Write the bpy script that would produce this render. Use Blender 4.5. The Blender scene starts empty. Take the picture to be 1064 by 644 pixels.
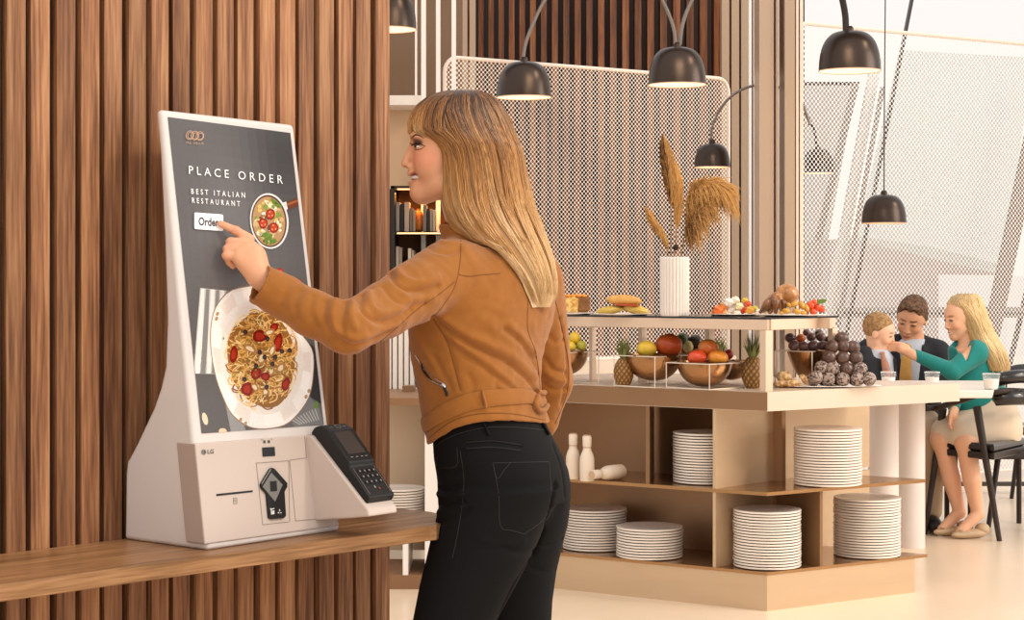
import bpy, math, random
import numpy as np
from mathutils import Vector, Matrix
from mathutils.bvhtree import BVHTree
random.seed(7)
rng = np.random.default_rng(7)
scene = bpy.context.scene
COL = scene.collection
PI = math.pi
F, H, CX, HY = 2000.0, 1.35, 532.0, 280.0      # focal length (px), eye height, principal column, horizon row

def P(px, py, d):
    return np.array([(px - CX) * d / F, d, H - (py - HY) * d / F])
def G(px, py, z=0.0):                             # point on the horizontal plane z seen at a pixel
    return P(px, py, F * (H - z) / (py - HY))
def V3(*a): return np.array(a, float)
def unit(v): v = np.asarray(v, float); return v / max(1e-12, np.linalg.norm(v))

# ---------------------------------------------------------------- materials
def lin(c):
    if isinstance(c, str):
        c = tuple(int(c[i:i+2], 16) / 255 for i in (1, 3, 5))
    return tuple((x / 12.92 if x <= 0.04045 else ((x + 0.055) / 1.055) ** 2.4) for x in c)
MATS = {}
def mat(name, col, rough=0.5, metal=0.0, var=0.0, vscale=20.0, bump=0.0, bscale=60.0, stretch=(1, 1, 1), spec=0.5,
        emit=None, estr=0.0, trans=0.0, alpha=1.0, attr=None, coat=0.0, sss=0.0, sheen=0.0, ior=1.45, col2=None, aniso=0.0):
    if name in MATS: return MATS[name]
    m = bpy.data.materials.new(name); m.use_nodes = True
    nt = m.node_tree; N = nt.nodes; L = nt.links
    b = N['Principled BSDF']
    c = lin(col)
    b.inputs['Base Color'].default_value = (*c, 1)
    b.inputs['Roughness'].default_value = rough
    b.inputs['Metallic'].default_value = metal
    b.inputs['Specular IOR Level'].default_value = spec
    b.inputs['Transmission Weight'].default_value = trans
    b.inputs['Alpha'].default_value = alpha
    b.inputs['Coat Weight'].default_value = coat
    b.inputs['IOR'].default_value = ior
    b.inputs['Anisotropic'].default_value = aniso
    if sss:
        b.inputs['Subsurface Weight'].default_value = sss
        b.inputs['Subsurface Radius'].default_value = (0.012, 0.005, 0.003)
        b.inputs['Subsurface Scale'].default_value = 1.0
    if sheen:
        b.inputs['Sheen Weight'].default_value = sheen
        b.inputs['Sheen Roughness'].default_value = 0.45
    if emit is not None:
        b.inputs['Emission Color'].default_value = (*lin(emit), 1)
        b.inputs['Emission Strength'].default_value = estr
    tc = N.new('ShaderNodeTexCoord'); mp = N.new('ShaderNodeMapping')
    L.new(tc.outputs['Object'], mp.inputs['Vector']); mp.inputs['Scale'].default_value = stretch
    src = None
    if attr:
        a = N.new('ShaderNodeVertexColor'); a.layer_name = attr
        src = a.outputs['Color']
    if var > 0:
        nz = N.new('ShaderNodeTexNoise'); nz.inputs['Scale'].default_value = vscale; nz.inputs['Detail'].default_value = 5
        nz.inputs['Roughness'].default_value = 0.6
        L.new(mp.outputs['Vector'], nz.inputs['Vector'])
        mx = N.new('ShaderNodeMix'); mx.data_type = 'RGBA'; mx.blend_type = 'MULTIPLY'
        mx.inputs['Factor'].default_value = 1.0
        rp = N.new('ShaderNodeValToRGB')
        rp.color_ramp.elements[0].position = 0.28; rp.color_ramp.elements[1].position = 0.72
        lo = 1 - var; hi = 1 + var * 0.6
        rp.color_ramp.elements[0].color = (lo, lo, lo, 1); rp.color_ramp.elements[1].color = (hi, hi, hi, 1)
        if col2:
            if vscale >= 60: rp.color_ramp.elements[0].position = 0.42; rp.color_ramp.elements[1].position = 0.56
            c2 = lin(col2)
            rp.color_ramp.elements[0].color = (*c2, 1); rp.color_ramp.elements[1].color = (*c, 1)
            L.new(nz.outputs['Fac'], rp.inputs['Fac'])
            src2 = rp.outputs['Color']
            L.new(src2, b.inputs['Base Color'])
        else:
            L.new(nz.outputs['Fac'], rp.inputs['Fac'])
            if src is not None: L.new(src, mx.inputs['A'])
            else: mx.inputs['A'].default_value = (*c, 1)
            L.new(rp.outputs['Color'], mx.inputs['B'])
            L.new(mx.outputs['Result'], b.inputs['Base Color'])
            src = mx.outputs['Result']
    elif src is not None:
        L.new(src, b.inputs['Base Color'])
    if emit == 'attr' or (attr and estr > 0 and emit is not None and src is not None):
        L.new(src, b.inputs['Emission Color']); b.inputs['Emission Strength'].default_value = estr
    if bump > 0:
        n2 = N.new('ShaderNodeTexNoise'); n2.inputs['Scale'].default_value = bscale; n2.inputs['Detail'].default_value = 4
        L.new(mp.outputs['Vector'], n2.inputs['Vector'])
        bp = N.new('ShaderNodeBump'); bp.inputs['Strength'].default_value = bump; bp.inputs['Distance'].default_value = 0.002
        L.new(n2.outputs['Fac'], bp.inputs['Height']); L.new(bp.outputs['Normal'], b.inputs['Normal'])
    MATS[name] = m
    return m

def wood_mat(name, c_dark, c_mid, c_light, axis='z', rough=0.5, scale=1.0, per_piece=True):
    if name in MATS: return MATS[name]
    m = bpy.data.materials.new(name); m.use_nodes = True
    nt = m.node_tree; N = nt.nodes; L = nt.links; b = N['Principled BSDF']
    b.inputs['Roughness'].default_value = rough; b.inputs['Specular IOR Level'].default_value = 0.35
    tc = N.new('ShaderNodeTexCoord'); mp = N.new('ShaderNodeMapping')
    s = {'z': (1, 1, 0.045), 'x': (0.045, 1, 1), 'y': (1, 0.045, 1)}[axis]
    mp.inputs['Scale'].default_value = tuple(q * scale for q in s)
    L.new(tc.outputs['Object'], mp.inputs['Vector'])
    if per_piece:
        oi = N.new('ShaderNodeVertexColor'); oi.layer_name = 'piece'
        ad = N.new('ShaderNodeVectorMath'); ad.operation = 'MULTIPLY_ADD'
        L.new(oi.outputs['Color'], ad.inputs[0]); ad.inputs[1].default_value = (37, 53, 19)
        L.new(mp.outputs['Vector'], ad.inputs[2]); vec = ad.outputs['Vector']
    else: vec = mp.outputs['Vector']
    n1 = N.new('ShaderNodeTexNoise'); n1.inputs['Scale'].default_value = 26; n1.inputs['Detail'].default_value = 6
    n1.inputs['Distortion'].default_value = 0.8; L.new(vec, n1.inputs['Vector'])
    n2 = N.new('ShaderNodeTexNoise'); n2.inputs['Scale'].default_value = 170; n2.inputs['Detail'].default_value = 3
    L.new(vec, n2.inputs['Vector'])
    mxf = N.new('ShaderNodeMath'); mxf.operation = 'MULTIPLY_ADD'; mxf.inputs[1].default_value = 0.45
    L.new(n2.outputs['Fac'], mxf.inputs[0])
    m7 = N.new('ShaderNodeMath'); m7.operation = 'MULTIPLY'; m7.inputs[1].default_value = 0.55
    L.new(n1.outputs['Fac'], m7.inputs[0]); L.new(m7.outputs[0], mxf.inputs[2])
    rp = N.new('ShaderNodeValToRGB'); e = rp.color_ramp.elements
    e[0].position = 0.38; e[0].color = (*lin(c_dark), 1); e[1].position = 0.64; e[1].color = (*lin(c_light), 1)
    k = e.new(0.5); k.color = (*lin(c_mid), 1)
    L.new(mxf.outputs[0], rp.inputs['Fac'])
    outc = rp.outputs['Color']
    if per_piece:
        sp = N.new('ShaderNodeSeparateColor'); L.new(oi.outputs['Color'], sp.inputs[0])
        mr = N.new('ShaderNodeMapRange'); mr.inputs['To Min'].default_value = 0.78; mr.inputs['To Max'].default_value = 1.15
        L.new(sp.outputs[1], mr.inputs['Value'])
        mx = N.new('ShaderNodeVectorMath'); mx.operation = 'SCALE'
        L.new(outc, mx.inputs[0]); L.new(mr.outputs['Result'], mx.inputs['Scale']); outc = mx.outputs['Vector']
    L.new(outc, b.inputs['Base Color'])
    bp = N.new('ShaderNodeBump'); bp.inputs['Strength'].default_value = 0.25; bp.inputs['Distance'].default_value = 0.001
    L.new(n2.outputs['Fac'], bp.inputs['Height']); L.new(bp.outputs['Normal'], b.inputs['Normal'])
    MATS[name] = m
    return m

# ---------------------------------------------------------------- object helpers
def props(o, label=None, cat=None, group=None, kind=None):
    if label: o['label'] = label
    if cat: o['category'] = cat
    if group: o['group'] = group
    if kind: o['kind'] = kind
    return o
def thing(name, loc, label, cat, group=None):
    o = bpy.data.objects.new(name, None); COL.objects.link(o)
    o.location = tuple(float(q) for q in loc); o.empty_display_size = 0.05
    return props(o, label, cat, group)
def wloc(o):
    v = np.zeros(3)
    while o is not None: v = v + np.array(o.location); o = o.parent
    return v
def mk(name, geo, material, parent=None, smooth=True, loc=None, label=None, cat=None, group=None, kind=None, sharp=35):
    """geo = (verts, faces) in world coordinates (or relative to loc when loc is given)"""
    v, f = geo
    v = np.asarray(v, float).reshape(-1, 3)
    me = bpy.data.meshes.new(name)
    if parent is not None and loc is None: v = v - wloc(parent)
    elif parent is None and loc is None:
        c = np.array([(v[:, 0].min() + v[:, 0].max()) / 2, (v[:, 1].min() + v[:, 1].max()) / 2, v[:, 2].min()]); v = v - c; loc0 = c
    if isinstance(f, np.ndarray) and f.ndim == 2:
        n = f.shape[1]
        me.vertices.add(len(v)); me.vertices.foreach_set('co', v.ravel())
        me.loops.add(f.size); me.loops.foreach_set('vertex_index', f.ravel().astype(np.int32))
        me.polygons.add(len(f)); me.polygons.foreach_set('loop_start', np.arange(0, f.size, n, dtype=np.int32))
        me.update(calc_edges=True)
    else:
        me.from_pydata([tuple(x) for x in v], [], [tuple(int(i) for i in x) for x in f])
    me.update()
    for m in (material if isinstance(material, (list, tuple)) else [material]): me.materials.append(m)
    if smooth:
        me.polygons.foreach_set('use_smooth', [True] * len(me.polygons))
        if sharp: me.set_sharp_from_angle(angle=math.radians(sharp))
    o = bpy.data.objects.new(name, me); COL.objects.link(o)
    if parent is not None: o.parent = parent
    if loc is not None: o.location = tuple(float(q) for q in loc)
    elif parent is None: o.location = tuple(float(q) for q in loc0)
    return props(o, label, cat, group, kind)
def vcol(o, name, cols):
    a = o.data.color_attributes.new(name, 'FLOAT_COLOR', 'POINT')
    c = np.ones((len(o.data.vertices), 4), np.float32); c[:, :3] = cols
    a.data.foreach_set('color', c.ravel())
def mat_index(o, idx): o.data.polygons.foreach_set('material_index', np.asarray(idx, np.int32)); o.data.update()
def copy_tree(o, parent=None):
    c = o.copy(); COL.objects.link(c); c.parent = parent
    for ch in list(o.children): copy_tree(ch, c)
    return c
def join(*gs):
    V, Fc, n = [], [], 0
    for v, f in gs:
        v = np.asarray(v, float).reshape(-1, 3)
        V.append(v); Fc += [[int(i) + n for i in q] for q in f]; n += len(v)
    return np.concatenate(V), Fc
def xf(geo, R=None, t=None, s=None):
    v = np.asarray(geo[0], float)
    if s is not None: v = v * np.asarray(s)
    if R is not None: v = v @ np.asarray(R).T
    if t is not None: v = v + np.asarray(t)
    return v, geo[1]
def rotz(a): c, s = math.cos(a), math.sin(a); return np.array([[c, -s, 0], [s, c, 0], [0, 0, 1.0]])
def rotx(a): c, s = math.cos(a), math.sin(a); return np.array([[1.0, 0, 0], [0, c, -s], [0, s, c]])
def roty(a): c, s = math.cos(a), math.sin(a); return np.array([[c, 0, s], [0, 1.0, 0], [-s, 0, c]])
def basis(x, y, z=None):
    x = unit(x); z = unit(np.cross(x, y)) if z is None else unit(z); y = np.cross(z, x); return np.array([x, y, z]).T

# ---------------------------------------------------------------- geometry
def prism(base, vec, bev=0.0):
    """polygon (list of 3-D points) swept along vec; optional small bevel ring on both caps"""
    b = np.asarray(base, float); n = len(b); vec = np.asarray(vec, float)
    if bev > 0:
        c = b.mean(0); L = np.linalg.norm(vec); u = vec / L
        def ins(q):
            out = []
            for i in range(n):
                e1 = unit(q[(i+1) % n] - q[i]); e0 = unit(q[i-1] - q[i]); m = e0 + e1
                nm = np.linalg.norm(m)
                if nm < 1e-6: m = unit(c - q[i])
                s = abs(np.linalg.norm(np.cross(unit(m), e1)))
                m = unit(m); m = m if np.dot(m, c - q[i]) > 0 or True else -m
                if np.dot(np.cross(e1, e0), np.cross(unit(b[1] - b[0]), unit(b[-1] - b[0]))) < 0: m = -m
                out.append(q[i] + m * bev / max(s, 0.35))
            return np.array(out)
        rings = [ins(b), b + u * bev, b + vec - u * bev, ins(b) + vec]
    else: rings = [b, b + vec]
    V = np.concatenate(rings); Fc = []
    for r in range(len(rings) - 1):
        for i in range(n):
            j = (i + 1) % n; Fc.append([r*n+i, r*n+j, (r+1)*n+j, (r+1)*n+i])
    Fc.append(list(range(n))[::-1]); Fc.append([(len(rings)-1)*n + i for i in range(n)])
    return V, Fc
def box(c, s, R=None, bev=0.0):
    """box centred on c with full sizes s"""
    x, y, z = [q / 2 for q in s]
    g = prism([(-x, -y, -z), (x, -y, -z), (x, y, -z), (-x, y, -z)], (0, 0, 2 * z), bev)
    return xf(g, R, c)
def boxab(a, b, bev=0.0):
    a = np.asarray(a, float); b = np.asarray(b, float)
    return box((a + b) / 2, np.abs(b - a), None, bev)
def lathe(prof, seg=32, c=(0, 0, 0), cap0=True, cap1=True, squash=None):
    prof = np.asarray(prof, float); n = len(prof)
    a = np.arange(seg) / seg * 2 * PI
    V = np.zeros((n, seg, 3)); V[:, :, 0] = prof[:, :1] * np.cos(a); V[:, :, 1] = prof[:, :1] * np.sin(a); V[:, :, 2] = prof[:, 1:2]
    Fc = []
    for i in range(n - 1):
        for j in range(seg):
            k = (j + 1) % seg; Fc.append([i*seg+j, i*seg+k, (i+1)*seg+k, (i+1)*seg+j])
    if cap0: Fc.append(list(range(seg))[::-1])
    if cap1: Fc.append([(n-1)*seg + j for j in range(seg)])
    return V.reshape(-1, 3) + np.asarray(c, float), Fc
def spline(pts, n):
    pts = np.asarray(pts, float)
    if len(pts) < 3: return pts[0] + (pts[-1] - pts[0]) * np.linspace(0, 1, n)[:, None]
    Pp = np.vstack([2*pts[0] - pts[1], pts, 2*pts[-1] - pts[-2]]); m = len(pts) - 1
    t = np.linspace(0, m, n); i = np.minimum(t.astype(int), m - 1); u = (t - i)[:, None]
    p0, p1, p2, p3 = Pp[i], Pp[i+1], Pp[i+2], Pp[i+3]
    return 0.5 * ((2*p1) + (-p0+p2)*u + (2*p0-5*p1+4*p2-p3)*u*u + (-p0+3*p1-3*p2+p3)*u**3)
def tube(path, r, sides=8, caps=True, flat=None, up=None):
    path = np.asarray(path, float); n = len(path)
    r = np.broadcast_to(np.asarray(r, float), (n,))
    T = np.gradient(path, axis=0); T /= np.maximum(np.linalg.norm(T, axis=1), 1e-9)[:, None]
    u = np.asarray(up if up is not None else ((0, 0, 1) if abs(T[0][2]) < 0.9 else (1, 0, 0)), float)
    a = np.arange(sides) / sides * 2 * PI + (PI / sides if sides == 4 else 0)
    V = []
    for i in range(n):
        if up is not None: u = np.asarray(up, float)
        s = unit(np.cross(T[i], u)); u = unit(np.cross(s, T[i]))
        fl = 1.0 if flat is None else flat
        V.append(path[i] + r[i] * (np.cos(a)[:, None] * s + fl * np.sin(a)[:, None] * u))
    V = np.concatenate(V); Fc = []
    for i in range(n - 1):
        for j in range(sides):
            k = (j + 1) % sides; Fc.append([i*sides+j, i*sides+k, (i+1)*sides+k, (i+1)*sides+j])
    if caps: Fc.append(list(range(sides))[::-1]); Fc.append([(n-1)*sides + j for j in range(sides)])
    return V, Fc
def ellipsoid(c, r, seg=20, rings=12, R=None, noise=0.0):
    t = np.linspace(0, PI, rings + 1)[1:-1]; a = np.arange(seg) / seg * 2 * PI
    V = [(0, 0, 1.0)] + [(math.sin(q) * math.cos(w), math.sin(q) * math.sin(w), math.cos(q)) for q in t for w in a] + [(0, 0, -1.0)]
    V = np.array(V); Fc = []
    for j in range(seg): Fc.append([0, 1 + j, 1 + (j+1) % seg])
    for i in range(rings - 2):
        for j in range(seg): k = (j+1) % seg; Fc.append([1+i*seg+j, 1+(i+1)*seg+j, 1+(i+1)*seg+k, 1+i*seg+k])
    e = len(V) - 1; b0 = 1 + (rings - 2) * seg
    for j in range(seg): Fc.append([e, b0 + (j+1) % seg, b0 + j])
    if noise: V = V * (1 + noise * (np.sin(V[:, :1]*5.1+1.3)*np.sin(V[:, 1:2]*4.3+.7)+np.sin(V[:, 2:]*6.2+V[:, :1]*3)*.6))
    return xf((V * np.asarray(r), Fc), R, c)

# ---------------------------------------------------------------- implicit surfaces for the figures
def rc(a, b, r1, r2):
    a = np.asarray(a, float); b = np.asarray(b, float); ab = b - a; L2 = max(1e-9, ab @ ab)
    def f(p):
        t = np.clip((p - a) @ ab / L2, 0, 1)
        return np.linalg.norm(p - a - t[:, None] * ab, axis=1) - (r1 + (r2 - r1) * t)
    return f
def el(c, r, R=None):
    c = np.asarray(c, float); r = np.asarray(r, float)
    def f(p):
        q = p - c
        if R is not None: q = q @ R
        k0 = np.linalg.norm(q / r, axis=1); k1 = np.linalg.norm(q / (r * r), axis=1)
        return np.where(k1 < 1e-9, -r.min(), k0 * (k0 - 1) / np.maximum(k1, 1e-9))
    return f
def loft(rows, ax=2, p=2.3):
    """rows: (z, cx, cy, a, b, rot) sorted by z; a superelliptic section swept upwards"""
    rows = np.array(sorted(rows), float)
    def f(q):
        z = q[:, 2]; zc = np.clip(z, rows[0, 0], rows[-1, 0])
        c = [np.interp(zc, rows[:, 0], rows[:, k]) for k in range(1, 6)]
        dx = q[:, 0] - c[0]; dy = q[:, 1] - c[1]; co, si = np.cos(c[4]), np.sin(c[4])
        u = (dx * co + dy * si) / c[2]; v = (-dx * si + dy * co) / c[3]
        rr = (np.abs(u)**p + np.abs(v)**p) ** (1 / p)
        w = np.sqrt(dx*dx + dy*dy) / np.maximum(rr, 1e-6)
        d = (rr - 1) * np.where(rr < 0.05, np.minimum(c[2], c[3]), np.minimum(w, 10))
        d = np.where(rr < 0.3, np.minimum(d, -0.3*np.minimum(c[2], c[3])), d)
        dz = np.maximum(z - rows[-1, 0], rows[0, 0] - z)
        return np.where(dz > 0, np.sqrt(np.maximum(d, 0)**2 + dz**2), np.maximum(d, dz))
    return f
def smin(items):
    """items: [(f, k), ...] smooth union; k < 0 means smooth subtraction with |k|"""
    def f(p):
        d = items[0][0](p)
        for g, k in items[1:]:
            e = g(p)
            if k >= 0:
                h = np.clip(0.5 + 0.5 * (e - d) / max(k, 1e-6), 0, 1)
                d = e + (d - e) * h - k * h * (1 - h)
            else:
                k = -k; h = np.clip(0.5 - 0.5 * (d + e) / max(k, 1e-6), 0, 1)
                d = d * (1 - h) + (-e) * h + k * h * (1 - h)
        return d
    return f
def sdf_mesh(f, lo, hi, h, margin=0.02):
    lo = np.asarray(lo, float); hi = np.asarray(hi, float); B = 8
    nb = np.maximum(1, np.ceil((hi - lo) / (h * B)).astype(int)); n = nb * B + 1
    bi = np.stack(np.meshgrid(*[np.arange(q) for q in nb], indexing='ij'), -1).reshape(-1, 3)
    cen = lo + (bi + 0.5) * B * h
    dc = np.concatenate([f(cen[i:i+200000]) for i in range(0, len(cen), 200000)])
    keep = np.abs(dc) < h * B * 0.87 + margin
    D = np.repeat(np.repeat(np.repeat(dc.reshape(nb).astype(np.float32), B, 0), B, 1), B, 2)
    D = np.pad(D, ((0, 1), (0, 1), (0, 1)), mode='edge')
    g = np.stack(np.meshgrid(*[np.arange(B + 1)] * 3, indexing='ij'), -1).reshape(-1, 3)
    kb = bi[keep] * B
    for s in range(0, len(kb), 400):
        ids = (kb[s:s+400, None, :] + g[None]).reshape(-1, 3)
        D[ids[:, 0], ids[:, 1], ids[:, 2]] = f(lo + ids * h)
    S = D < 0
    c8 = sum(S[i:n[0]-1+i, j:n[1]-1+j, k:n[2]-1+k].astype(np.uint8) for i in (0, 1) for j in (0, 1) for k in (0, 1))
    cells = np.argwhere((c8 > 0) & (c8 < 8))
    acc = np.zeros((len(cells), 3)); cnt = np.zeros(len(cells))
    cs = [(i, j, k) for i in (0, 1) for j in (0, 1) for k in (0, 1)]
    val = {c: D[cells[:, 0]+c[0], cells[:, 1]+c[1], cells[:, 2]+c[2]].astype(float) for c in cs}
    for c in cs:
        for ax in range(3):
            if c[ax] == 0:
                e = list(c); e[ax] = 1; e = tuple(e)
                a, b = val[c], val[e]; m = (a < 0) != (b < 0)
                t = np.where(m, a / np.where(m, a - b, 1), 0)
                pt = np.tile(np.array(c, float), (len(cells), 1)); pt[:, ax] += t
                acc[m] += pt[m]; cnt[m] += 1
    verts = lo + (cells + acc / cnt[:, None]) * h
    key = lambda q: (q[:, 0].astype(np.int64) * n[1] + q[:, 1]) * n[2] + q[:, 2]
    ck = key(cells)
    faces = []
    for ax in range(3):
        u, v = (ax + 1) % 3, (ax + 2) % 3
        sl0 = [slice(None)] * 3; sl1 = [slice(None)] * 3; sl0[ax] = slice(0, -1); sl1[ax] = slice(1, None)
        E = np.argwhere(S[tuple(sl0)] != S[tuple(sl1)])
        E = E[(E[:, u] > 0) & (E[:, v] > 0) & (E[:, u] < n[u]-1) & (E[:, v] < n[v]-1)]
        if not len(E): continue
        ins = S[E[:, 0], E[:, 1], E[:, 2]]
        q = []
        for du, dv in ((1, 1), (0, 1), (0, 0), (1, 0)):
            w = E.copy(); w[:, u] -= du; w[:, v] -= dv
            q.append(np.searchsorted(ck, key(w)))
        q = np.stack(q, 1); q[~ins] = q[~ins][:, ::-1]
        faces.append(q)
    return verts, np.concatenate(faces)
def vnormals(v, f):
    n = np.zeros_like(v); a = v[f[:, 1]] - v[f[:, 0]]; b = v[f[:, 2]] - v[f[:, 0]]; fn = np.cross(a, b)
    for k in range(f.shape[1]): np.add.at(n, f[:, k], fn)
    return n / np.maximum(np.linalg.norm(n, axis=1), 1e-12)[:, None]
def relax(v, f, it=1, w=0.5):
    for _ in range(it):
        s = np.zeros_like(v); c = np.zeros(len(v))
        for k in range(f.shape[1]):
            a, b = f[:, k], f[:, (k+1) % f.shape[1]]
            np.add.at(s, a, v[b]); np.add.at(c, a, 1); np.add.at(s, b, v[a]); np.add.at(c, b, 1)
        v = v + w * (s / np.maximum(c, 1)[:, None] - v)
    return v
def seg_dist(v, line):
    d = np.full(len(v), 9.0)
    for a, b in zip(line[:-1], line[1:]):
        ab = b - a; t = np.clip((v - a) @ ab / max(1e-12, ab @ ab), 0, 1)
        d = np.minimum(d, np.linalg.norm(v - a - t[:, None] * ab, axis=1))
    return d
CAM = np.array([0, 0, H])
def bvh_of(v, f): return BVHTree.FromPolygons([Vector(x) for x in v], [tuple(int(i) for i in q) for q in f])
def hit(tree, px, py):
    d = unit(P(px, py, 1.0) - CAM)
    h = tree.ray_cast(Vector(CAM), Vector(d))
    return None if h[0] is None else (np.array(h[0]), np.array(h[1]))
def trace(tree, pix, n=24, lift=0.0):
    """a line read in the photograph, carried onto the surface of a solid"""
    pp = spline([(a, b, 0) for a, b in pix], n); out = []
    for q in pp:
        h = hit(tree, q[0], q[1])
        if h is not None:
            nn = h[1] if h[1] @ (CAM - h[0]) > 0 else -h[1]
            out.append(h[0] + nn * lift)
    return np.array(out)
# ================================================================ camera, world, lights
cam = bpy.data.cameras.new('camera'); camo = bpy.data.objects.new('camera', cam); COL.objects.link(camo)
scene.camera = camo
camo.location = (0, 0, H); camo.rotation_euler = (PI / 2, 0, 0)
cam.sensor_width = 36; cam.lens = F / 1064 * 36; cam.shift_y = -(322 - HY) / 1064
cam.clip_start = 0.05; cam.clip_end = 300
vs = scene.view_settings
vs.view_transform = 'Standard'; vs.look = 'None'; vs.gamma = 1; vs.exposure = 0; vs.use_curve_mapping = False
wd = bpy.data.worlds.new('world'); scene.world = wd; wd.use_nodes = True
wn = wd.node_tree.nodes; wl = wd.node_tree.links
bg = wn['Background']
tcw = wn.new('ShaderNodeTexCoord'); sx = wn.new('ShaderNodeSeparateXYZ'); wl.new(tcw.outputs['Generated'], sx.inputs[0])
rw = wn.new('ShaderNodeValToRGB'); rw.color_ramp.elements[0].position = 0.0; rw.color_ramp.elements[0].color = (*lin('#f4ece4'), 1)
rw.color_ramp.elements[1].position = 0.35; rw.color_ramp.elements[1].color = (*lin('#fbfbfd'), 1)
wl.new(sx.outputs['Z'], rw.inputs['Fac']); wl.new(rw.outputs['Color'], bg.inputs['Color'])
bg.inputs['Strength'].default_value = 1.08

def area(name, loc, target, size, power, col, sy=None):
    l = bpy.data.lights.new(name, 'AREA'); l.energy = power; l.color = lin(col); l.size = size
    if sy: l.shape = 'RECTANGLE'; l.size_y = sy
    o = bpy.data.objects.new(name, l); COL.objects.link(o); o.location = loc
    d = Vector(target) - Vector(loc); o.rotation_euler = d.to_track_quat('-Z', 'Y').to_euler()
    return o
area('added_key_light', (1.3, 2.0, 3.1), (-0.5, 3.9, 1.1), 1.6, 21, '#fff1e0')  # added soft key on the woman, not a ceiling fixture of the room
area('window_daylight', (5.6, 7.0, 2.6), (0.6, 7.6, 0.7), 2.6, 150, '#fff4e8')
area('added_wall_fill', (-1.6, 2.2, 2.9), (-0.7, 3.8, 1.4), 1.0, 8, '#ffdcb4')  # warm fill added for the slatted wall; the room has no such lamp
area('added_counter_fill', (0.9, 6.2, 3.1), (0.7, 8.0, 0.8), 0.9, 26, '#ffe2bd')  # added warm light over the island, not a fitted downlight
sun = bpy.data.lights.new('afternoon_sun', 'SUN'); sun.energy = 0.8; sun.angle = math.radians(6); sun.color = lin('#ffe9cf')
so = bpy.data.objects.new('afternoon_sun', sun); COL.objects.link(so)
so.rotation_euler = (Vector((-0.9, 0.35, -0.75))).to_track_quat('-Z', 'Y').to_euler()

# ================================================================ room shell
M_floor = mat('floor_stone', '#e6cfb4', rough=0.28, var=0.10, vscale=1.2, spec=0.5)
fl = mk('floor', ([(-6, -3, 0), (16, -3, 0), (16, 30, 0), (-6, 30, 0)], [(0, 1, 2, 3)]), M_floor, smooth=False, kind='structure')

# timber slat wall beside the kiosk
WA = V3(-0.745, 3.68, 0); WW = unit(V3(0.687, 0.727, 0)); WN = V3(WW[1], -WW[0], 0)
M_slat = wood_mat('slat_wood', '#6a442d', '#986845', '#be8d64', 'z', 0.55)
M_gap = mat('slat_gap', '#3a2418', rough=0.8)
geos = []; pieces = []
s_end = 0.697
def wallbox(s0, s1, n0, n1, z0, z1, bev=0.0):
    b = [WA + WW*s0 + WN*n0, WA + WW*s1 + WN*n0, WA + WW*s1 + WN*n1, WA + WW*s0 + WN*n1]
    return prism([q + V3(0, 0, z0) for q in b], (0, 0, z1 - z0), bev)
s = s_end; k = 0
while s > -1.6:
    g = wallbox(s - 0.0400, s, -0.019, -(0.0035 if k % 3 == 1 else 0.0), 0.0, 3.2, 0.0015)
    geos.append(g); pieces += [rng.random(3)] * len(g[0])
    s -= 0.0535; k += 1
nsl = sum(len(g[0]) for g in geos); nf = sum(len(g[1]) for g in geos)
gb = wallbox(-1.7, s_end - 0.001, -0.12, -0.0175, 0, 3.2)
geos.append(gb); pieces += [np.array([.5, .1, .5])] * len(gb[0])
w = mk('wall_left', join(*geos), [M_slat, M_gap], smooth=False, kind='structure')
vcol(w, 'piece', np.array(pieces)); mat_index(w, [0]*nf + [1]*len(gb[1]))

# wooden wall shelf carrying the kiosk
ZS = 0.835
M_shelf = wood_mat('shelf_wood', '#71502f', '#996f49', '#b98d62', 'x', 0.38, per_piece=False)
fd = unit(V3(0.683, 0.722, 0)); f0 = V3(-0.838, 3.15, ZS)
def fpt(px):   # point of the shelf's front edge under an image column
    k = (px - CX) / F; t = (k * f0[1] - f0[0]) / (fd[0] - k * fd[1]); return f0 + fd * t
wp = lambda s_: WA + WW * s_ + V3(0, 0, ZS)
cnr = fpt(447); bk = G(462, 531.5, ZS)
poly = [f0 - fd * 0.9, cnr, cnr + V3(0.012, 0.006, 0), cnr + V3(0.020, 0.03, 0), bk + V3(-.01, -.03, 0), bk + V3(-.03, 0, 0), G(405.6, 531, ZS)+V3(0, .06, 0), wp(s_end + .0015) , wp(-1.5)]
ang = math.atan2(fd[1], fd[0])
g = prism([q - V3(0, 0, 0.029) for q in poly], (0, 0, 0.029), 0.0015)
g = xf((np.array(g[0]) - f0, g[1]), rotz(-ang))
sh = mk('wall_shelf', g, M_shelf, smooth=False, loc=tuple(f0), label='long wooden counter shelf fixed along the slatted timber wall, under the white kiosk', cat='shelf')
sh.rotation_euler.z = ang

# ================================================================ the ordering kiosk
KO = V3(-0.559, 3.527, ZS); KW = unit(V3(0.629, 0.777, 0)); KN = V3(KW[1], -KW[0], 0); LEAN = 0.163
KZ = V3(0, 0, 1)
KPN = unit(KN + LEAN * KZ)                         # normal of the leaning front plane
def K(a, n, h): return KO + KW * a + KN * n + KZ * h
def plane_hit(px, py, p0, nrm):
    d = P(px, py, 1.0) - CAM; return CAM + d * (((p0 - CAM) @ nrm) / (d @ nrm))
def Kp(px, py, off=0.0): return plane_hit(px, py, KO + KPN * off, KPN)
def Kah(q): r = q - KO; return r @ KW, r @ KN, r[2]
M_white = mat('kiosk_white', '#e1dbd7', rough=0.38, spec=0.4)
M_beige = mat('kiosk_beige', '#cfc0b6', rough=0.42, spec=0.4, var=0.02, vscale=300)
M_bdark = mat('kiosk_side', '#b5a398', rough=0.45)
M_black = mat('gloss_black', '#141416', rough=0.25)
M_blk2 = mat('matte_black', '#111112', rough=0.5)
M_grey = mat('mid_grey', '#7c7976', rough=0.4)
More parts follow.
